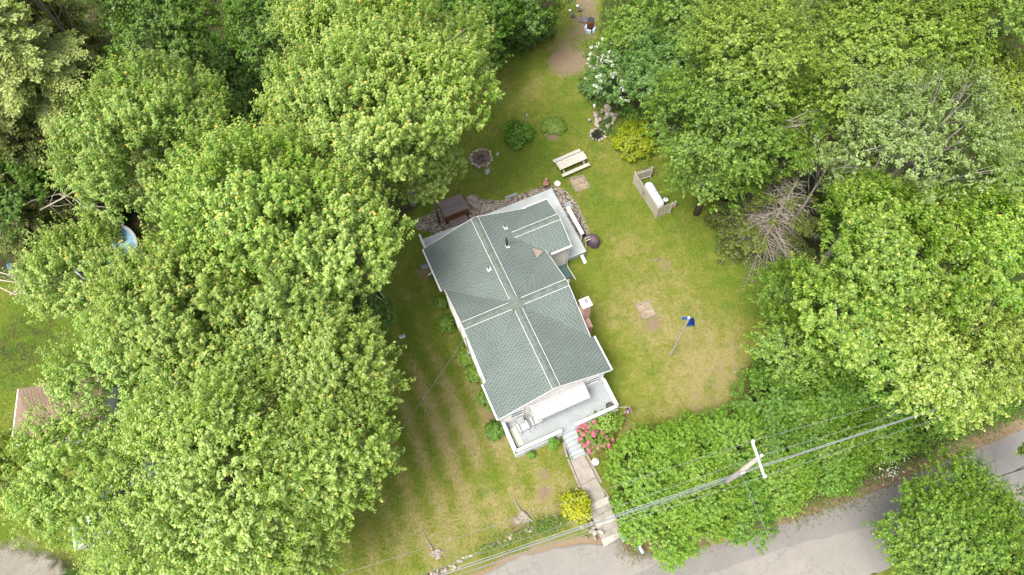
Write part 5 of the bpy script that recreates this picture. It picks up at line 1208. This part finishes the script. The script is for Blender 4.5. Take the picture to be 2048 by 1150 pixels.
stump('small dark stump in the right lawn with a bare patch', 1313, 521, .13, ((1, .1, .2), (-1, .1, .2)), 7, .22)
# flagpole
c = at(1340, 712, 0); t = thing('flagpole', 'weathered grey wooden pole leaning up from the right lawn with a blue flag', 'flagpole', (c[0], c[1], 0))
MB().tube([(0, 0, 0), (0, 0, 7.2)], [.075, .05], 10).build('pole', M['pole'], t); MB().lathe([(.07, 7.2), (.09, 7.25), (.05, 7.33)], (0, 0, 0), 10).build('finial', M['porcelain'], t)
limp('flag', [M['blue']], t, (.22, .0, 7.2), 1.1, .6, seed=4, fold=.06)
MB().box((-.25, .02, 7.1), (.3, .12, .14)).build('pennant', M['blue'], t)
# lamp post
c = at(1187, 934, 0); t = thing('lamp_post', 'white lamp post with a round lantern beside the front walk', 'lamp post', (c[0], c[1], 0))
MB().lathe([(.14, 0), (.14, .08), (.05, .14), (.045, 1.5)], (0, 0, 0), 14).build('post', M['galv'], t)
MB().lathe([(.1, 1.5), (.17, 1.58), (.19, 1.75)], (0, 0, 0), 16).build('glass_globe', M['porcelain'], t); MB().lathe([(.24, 1.75), (.24, 1.78), (.14, 1.86), (.12, 1.9), (.03, 1.98)], (0, 0, 0), 16).build('cap', M['white'], t); MB().lathe([(.17, 1.862), (.17, 1.866)], (0, 0, 0), 16).build('ring', M['metal'], t)

# ---------------------------------------------------------------- front walk, steps, wall
def quad(px4, z, th, name, m, label, cat, bev=.01):
    P = [at(*p, z) for p in px4]; c = sum(P)/4; o = MB().prism([((p-c)[0], (p-c)[1]) for p in P], -th, 0).build(name, M[m], bevel=bev); o.location = (c[0], c[1], z); return tag(o, label, cat) if cat else o
o = quad([(1141, 921), (1167, 908), (1192, 953), (1161, 970)], .06, .2, 'path', 'concrete', None, None); o['kind'] = 'structure'
o = quad([(1161.5, 971.5), (1192.5, 954.5), (1211, 992), (1181, 1011)], .0+.02, .2, 'path', 'concrete', None, None); o['kind'] = 'structure'
def timb(label, a, b, z=.12, wd=.15):
    A = at(*a, z); B = at(*b, z); c = (A+B)/2; o = MB().beam(tuple((A-c)[:2])+(0,), tuple((B-c)[:2])+(0,), wd, .24).build('edging_timber', M['timber'], bevel=.015); o.location = (c[0], c[1], z-.1)
    return tag(o, label, 'timber', 'timbers edging the front walk')
timb('long weathered timber along the left edge of the front walk', (1136, 918), (1160, 975)); timb('long weathered timber along the right edge of the upper walk', (1172, 906), (1203, 965), .2, .17)
timb('thin timber along the right edge of the lower walk', (1205, 975), (1219, 996), .05, .1); timb('dark short timber left of the porch stair', (1127, 884), (1134, 914), .25, .15)
timb('dark timber across the joint between the two walk slabs', (1161, 971), (1193, 954), .06, .07)
A = at(1196, 1001, 0); B = at(1224, 1078, ROADZ); d = (B-A)[:2]; L = np.linalg.norm(d); d /= L; nrm = np.array([-d[1], d[0]])
stp = thing('concrete_steps', 'worn flight of concrete steps from the front walk down to the road', 'steps', (A[0], A[1], 0), math.atan2(d[1], d[0]))
n = 7; rg = random.Random(3)
for i in range(n):
    z = -(i)*1.5/n-.02; x0 = L*i/n; sk_ = rg.uniform(-.03, .03)
    mb = MB().prism([(x0-.02, -.72+sk_), (x0+L/n+.1+rg.uniform(-.03, .03), -.70+sk_), (x0+L/n+.1+rg.uniform(-.03, .03), .70+sk_), (x0-.02, .72+sk_)], z-.5, z)
    mb.build('step', M['concrete'] if i % 3 else M['palecon'], stp, bevel=.012)
o = quad([(1202, 1079), (1233, 1061), (1241, 1074), (1208, 1093)], ROADZ+.09, .3, 'path', 'palecon', None, None); o['kind'] = 'structure'
# stone retaining wall
rw = thing('stone_wall', 'low dry stone retaining wall between the lower lawn and the road', 'wall', tuple(at(1040, 1080, -.7)))
c0_ = at(1040, 1080, -.7); mb = MB(); mb2 = MB(); rg = random.Random(12)
WL = [at(*p, -.5) for p in ((800, 1190), (860, 1160), (905, 1140), (940, 1120), (975, 1102), (1010, 1088), (1050, 1070), (1090, 1058), (1130, 1050), (1165, 1048))]
for a, b in zip(WL[:-1], WL[1:]):
    L = np.linalg.norm(b-a); k = int(L/.24)
    for i in range(k):
        for lay in range(4):
            p = a+(b-a)*(i+rg.random())/k; off = rg.uniform(-.1, .1)-(3-lay)*.13+.25
            q = (p[0]-c0_[0]+rg.uniform(-.05, .05), p[1]+off-c0_[1], -1.35+lay*.38-c0_[2]-.0); s = (rg.uniform(.2, .5), rg.uniform(.18, .35), rg.uniform(.2, .42))
            (mb if rg.random() < .6 else mb2).rock(q, s, rg)
mb.build('stones', M['stonepale'], rw, True); mb2.build('darker_stones', M['stone'], rw, True)
rp_ = thing('rock_pile', 'heap of tan boulders at the foot of the golden bush beside the steps', 'rocks', tuple(at(1185, 1056, -.8))); c0_ = at(1185, 1056, -.8)
for k in range(24):
    x, y = rg.gauss(0, .5), rg.gauss(0, .32); MB().rock((x, y, rg.uniform(-.35, .25)+.4*y), (rg.uniform(.25, .5), rg.uniform(.2, .4), rg.uniform(.2, .35)), rg).build('boulder', M[rg.choice(['stone', 'stonepale'])], rp_, True)
lo = [('white rock on the lawn edge above the trailing plants', 1112, 1034, .35), ('pale rock at the top of the wall left of the golden bush', 1085, 1046, .3), ('small pale rock beside the walk above the golden bush', 1153, 977, .25), ('larger pale rock among the trailing plants', 1020, 1070, .34), ('pale rock beside the weathered stump', 1062, 1060, .4)]
for k, (lb, px, py, s) in enumerate(lo):
    c = at(px, py, 0); o = MB().rock((0, 0, .05), (s, s*.7, s*.6), random.Random(k+30)).build('loose_rock', M['stonepale'], None, True); o.location = (c[0], c[1], gz1(c[0], c[1])); tag(o, lb, 'rock')
# rubbish bin, mailboxes
c = at(1247, 1074, ROADZ+.3); t = thing('rubbish_bin', 'dark plastic bin tucked under the shrubs at the foot of the steps', 'bin', (c[0], c[1], ROADZ), HA); MB().add([(-.22, -.22, 0), (.22, -.22, 0), (.22, .22, 0), (-.22, .22, 0), (-.28, -.28, .85), (.28, -.28, .85), (.28, .28, .85), (-.28, .28, .85)], [(3, 2, 1, 0), (0, 1, 5, 4), (1, 2, 6, 5), (2, 3, 7, 6), (3, 0, 4, 7), (4, 5, 6, 7)]).build('body', M['dark'], t); MB().box((0, 0, .89), (.62, .62, .06)).build('lid', M['slate'], t, bevel=.02)
for (px, py, m_, lb) in ((1273, 1092, 'mailblue', 'dark blue mailbox nearer the shrubs'), (1282, 1099, 'mailpale', 'pale blue mailbox nearer the road')):
    c = at(px, py, ROADZ+1.1); t = thing('mailbox', lb, 'mailbox', (c[0], c[1], ROADZ), R_(-62), 'pair of roadside mailboxes'); vs = []; fs = []; n = 8
    pr_ = [(-.1, 0), (.1, 0)]+[(.1*math.cos(math.pi*k/n), .14+.1*math.sin(math.pi*k/n)) for k in range(n+1)]
    vs = [(-.26, a, 1.0+b) for a, b in pr_]+[(.26, a, 1.0+b) for a, b in pr_]; m2 = len(pr_)
    MB().add(vs, [tuple(range(m2))[::-1], tuple(range(m2, 2*m2))]+[(i, (i+1) % m2, (i+1) % m2+m2, i+m2) for i in range(m2)]).build('box', M[m_], t)
    MB().box((0, 0, .5), (.09, .09, 1.0)).build('post', M['timber'], t); MB().box((.1, .115, 1.2), (.12, .012, .06)).build('flag', M['red'], t)

# ---------------------------------------------------------------- utility pole and wires
PT = at(1519, 914, 10.6); up = thing('utility_pole', 'tall grey wooden utility pole with a white crossarm rising from the roadside shrubs', 'utility pole', (PT[0], PT[1], ROADZ)); PB = np.array([PT[0], PT[1], ROADZ])
MB().tube([(0, 0, 0), (0, 0, 12.1)], [.17, .12], 14).build('pole', M['pole'], up, True)
a1 = at(1504, 882, 11)-PB; a2 = at(1529, 955, 11)-PB
MB().beam(a1, a2, .11, .13).build('crossarm', M['arm'], up)
am = (a1+a2)/2
for s in (-.3, .3):
    p = am+(a2-a1)*s; MB().beam((p[0], p[1], p[2]-.07), (0, 0, p[2]-.75), .03, .05).build('brace', M['metal'], up)
ip = [a1*.98+a2*.02, np.array([.0, .0, 12.3]), a2*.98+a1*.02]
for p in ip: MB().lathe([(.03, -.05), (.05, .04), (.1, .1), (.06, .16), (.09, .22), (.03, .27)], (p[0], p[1], (p[2]+.05) if p[2] < 12.4 else p[2]), 12).build('insulator', M['porcelain'], up, True)
def wire(name, label, pts, r, m='wire', sag=.0, n=24, parent=None):
    A = [np.array(p, float) for p in pts]; P = []
    for a, b in zip(A[:-1], A[1:]):
        for i in range(n): s = i/n; q = a+(b-a)*s; q[2] -= sag*4*s*(1-s); P.append(q)
    P.append(A[-1]); return tag(MB().tube(P, r, 5).build(name, M[m]), label, 'wire')
rt = [at(1800, 792, 10.6), None]
def ext(a, b, z, L): d = np.array(b)-np.array(a); d[2] = 0; d /= np.linalg.norm(d); q = np.array(a)+d*L; q[2] = z; return q
tops = [PB+p+np.array([0, 0, .25]) for p in ip]
# far supports: along the line of the photograph's wires
def far(px, py, z): return at(px, py, z)
wire('power_wire', 'thin power wire of the lawn side end of the crossarm', [far(300, 1270, 9.5), tops[0], far(2160, 690, 12)], .011, sag=.5)
wire('power_wire', 'thin power wire through the middle of the crossarm', [far(560, 1245, 10), tops[1], far(2160, 712, 12)], .011, sag=.5)
wire('power_wire', 'thin power wire of the road side end of the crossarm', [far(560, 1262, 9.5), tops[2], far(2200, 725, 12)], .011, sag=.5)
cb0 = PB+np.array([-.05, -.2, 8.7])
CBL = far(760, 1192, 8.0); CBR = far(2260, 690, 9.2)
wire('thick_cable', 'thick grey communication cable below the crossarm', [CBL, cb0, CBR], .034, 'cable', sag=.25)
wire('neutral_wire', 'pale wire running just above the thick cable', [CBL+[0, .12, .35], cb0+[0, .05, .35], CBR+[0, 0, .4]], .012, 'galv', sag=.25)
wire('thin_cable', 'thinner grey cable running just below the thick one', [CBL+[.05, -.25, -.2], cb0+[0, -.15, -.2]], .015, 'cable', sag=.35)
wire('thin_cable', 'pale twisted cable left of the pole between the two grey ones', [CBL+[.0, .05, -.1], cb0+[0, -.1, -.1]], .012, 'cable', sag=.45)
MB().tube([(-.1, -.2, 8.7), (.0, -.0, 8.7)], .02, 6).build('bracket', M['galv'], up)
MB().box((-.05, -.22, 8.68), (.35, .09, .12), rz=.3).build('clamp', M['galv'], up)
wire('service_drop', 'dashed looking service wire from the house to the trees on the left', [hw(-.3, 5.6, 4.65), far(770, 905, 6.5), far(640, 1100, 8)], .011, 'cable', sag=.15)
wire('cross_wire', 'thin wire crossing the road away from the utility pole', [PB+np.array([0, -.15, 8.2]), far(1640, 1290, 6.5)], .014, sag=.3)

# ---------------------------------------------------------------- left side neighbours
sh = thing('brown_roofed_shed', 'shed with a brown shingle roof half hidden under the left maples', 'shed', at(110, 830, 0), R_(10))
c = at(110, 815, 3.0); sh.location = (c[0], c[1], 0); hxw, hyw = 2.9, 2.0
q = [at(40, 805, 2.6), at(72, 768, 2.6)]
MB().bx(-hxw+.25, hxw-.25, -hyw+.25, hyw-.25, 0, 2.55).build('wall', M['white'], sh)
roof_obj('roof', [[(-hxw, -hyw, 2.6), (hxw, -hyw, 2.6), (hxw-1.2, 0, 3.5), (-hxw+1.2, 0, 3.5)], [(hxw, hyw, 2.6), (-hxw, hyw, 2.6), (-hxw+1.2, 0, 3.5), (hxw-1.2, 0, 3.5)],
    [(-hxw, hyw, 2.6), (-hxw, -hyw, 2.6), (-hxw+1.2, 0, 3.5)], [(hxw, -hyw, 2.6), (hxw, hyw, 2.6), (hxw-1.2, 0, 3.5)]], sh, M['shinglebrown'])
MB().bx(-hxw-.08, -hxw-.003, -hyw, hyw, 2.46, 2.62).bx(-hxw, hxw, -hyw-.08, -hyw-.003, 2.46, 2.62).build('gutter', M['white'], sh)
c = at(212, 506, 1.0); t = thing('swimming_pool', 'round above ground swimming pool with pale blue water under the left maples', 'pool', (c[0], c[1], 0))
MB().lathe([(2.4, 0), (2.4, 1.2), (2.55, 1.2), (2.55, 1.25), (2.3, 1.25), (2.3, .9)], (0, 0, 0), 40).build('pool_wall', M['galv'], t); MB().lathe([(2.29, .9), (2.29, 1.0)], (0, 0, 0), 40).build('water', M['bluetarp'], t)
c = at(25, 535, .5); o = MB().lathe([(.27, 0), (.3, .1), (.3, .4), (.31, .42), (.3, .44), (.3, .8), (.26, .88)], (0, 0, 0), 18).build('plastic_barrel', M['bluebarrel'], None, True); o.location = (c[0], c[1], 0); tag(o, 'dark blue plastic barrel on the left edge beside the fallen branches', 'barrel')
def car(label, px, py, rz, m):
    c = at(px, py, .7); t = thing('parked_car', label, 'car', (c[0], c[1], gz1(c[0], c[1])), rz, 'cars parked under the left trees')
    pr_ = [(-2.2, .3), (2.2, .3), (2.25, .6), (2.1, .8), (1.2, .92), (.55, 1.4), (-1.1, 1.42), (-1.9, .98), (-2.2, .9)]
    def ex(mb, prof, w2): n = len(prof); mb.add([(a, -w2, b) for a, b in prof]+[(a, w2, b) for a, b in prof], [tuple(range(n)), tuple(range(n, 2*n))[::-1]]+[(i, i+n, (i+1) % n+n, (i+1) % n) for i in range(n)])
    mb = MB(); ex(mb, pr_, .86); mb.build('body', m, t, bevel=.08)
    mb = MB(); ex(mb, [(1.22, .96), (.6, 1.37), (.56, 1.37), (1.1, .94)], .72); mb.build('windscreen', M['glass'], t); mb = MB(); ex(mb, [(-1.95, 1.02), (-1.18, 1.42), (-1.14, 1.42), (-1.8, 1.0)], .7); mb.build('rear_window', M['glass'], t)
    for s in (-.868, .868): MB().add([(1.0, s, .95), (.5, s, 1.34), (-1.0, s, 1.36), (-1.6, s, 1.0), (1.0, s*.99, .95), (.5, s*.99, 1.34), (-1.0, s*.99, 1.36), (-1.6, s*.99, 1.0)], [(0, 1, 2, 3), (7, 6, 5, 4)]).build('side_window', M['glass'], t)
    for x in (-1.35, 1.35):
        for y in (-.78, .78):
            wl_ = MB().lathe([(.25, -.1), (.33, -.1), (.33, .1), (.25, .1)], (0, 0, 0), 18); wl_.v = [(a+x, c_+y, b+.33) for a, b, c_ in wl_.v]; w2 = wl_.build('wheel', M['dark'], t)
            rm = MB().lathe([(.2, -.105), (.22, .105)], (0, 0, 0), 12); rm.v = [(a+x, c_+y, b+.33) for a, b, c_ in rm.v]; rm.build('rim', M['galv'], w2)
    for y in (-.6, .6): MB().box((2.22, y, .66), (.06, .3, .12)).build('headlight', M['porcelain'], t)
car('white car glimpsed under the light green tree at lower left', 215, 1050, R_(20), M['carpaint'])
car('blue car glimpsed under the trees just above the white one', 250, 960, R_(25), M['carblue'])
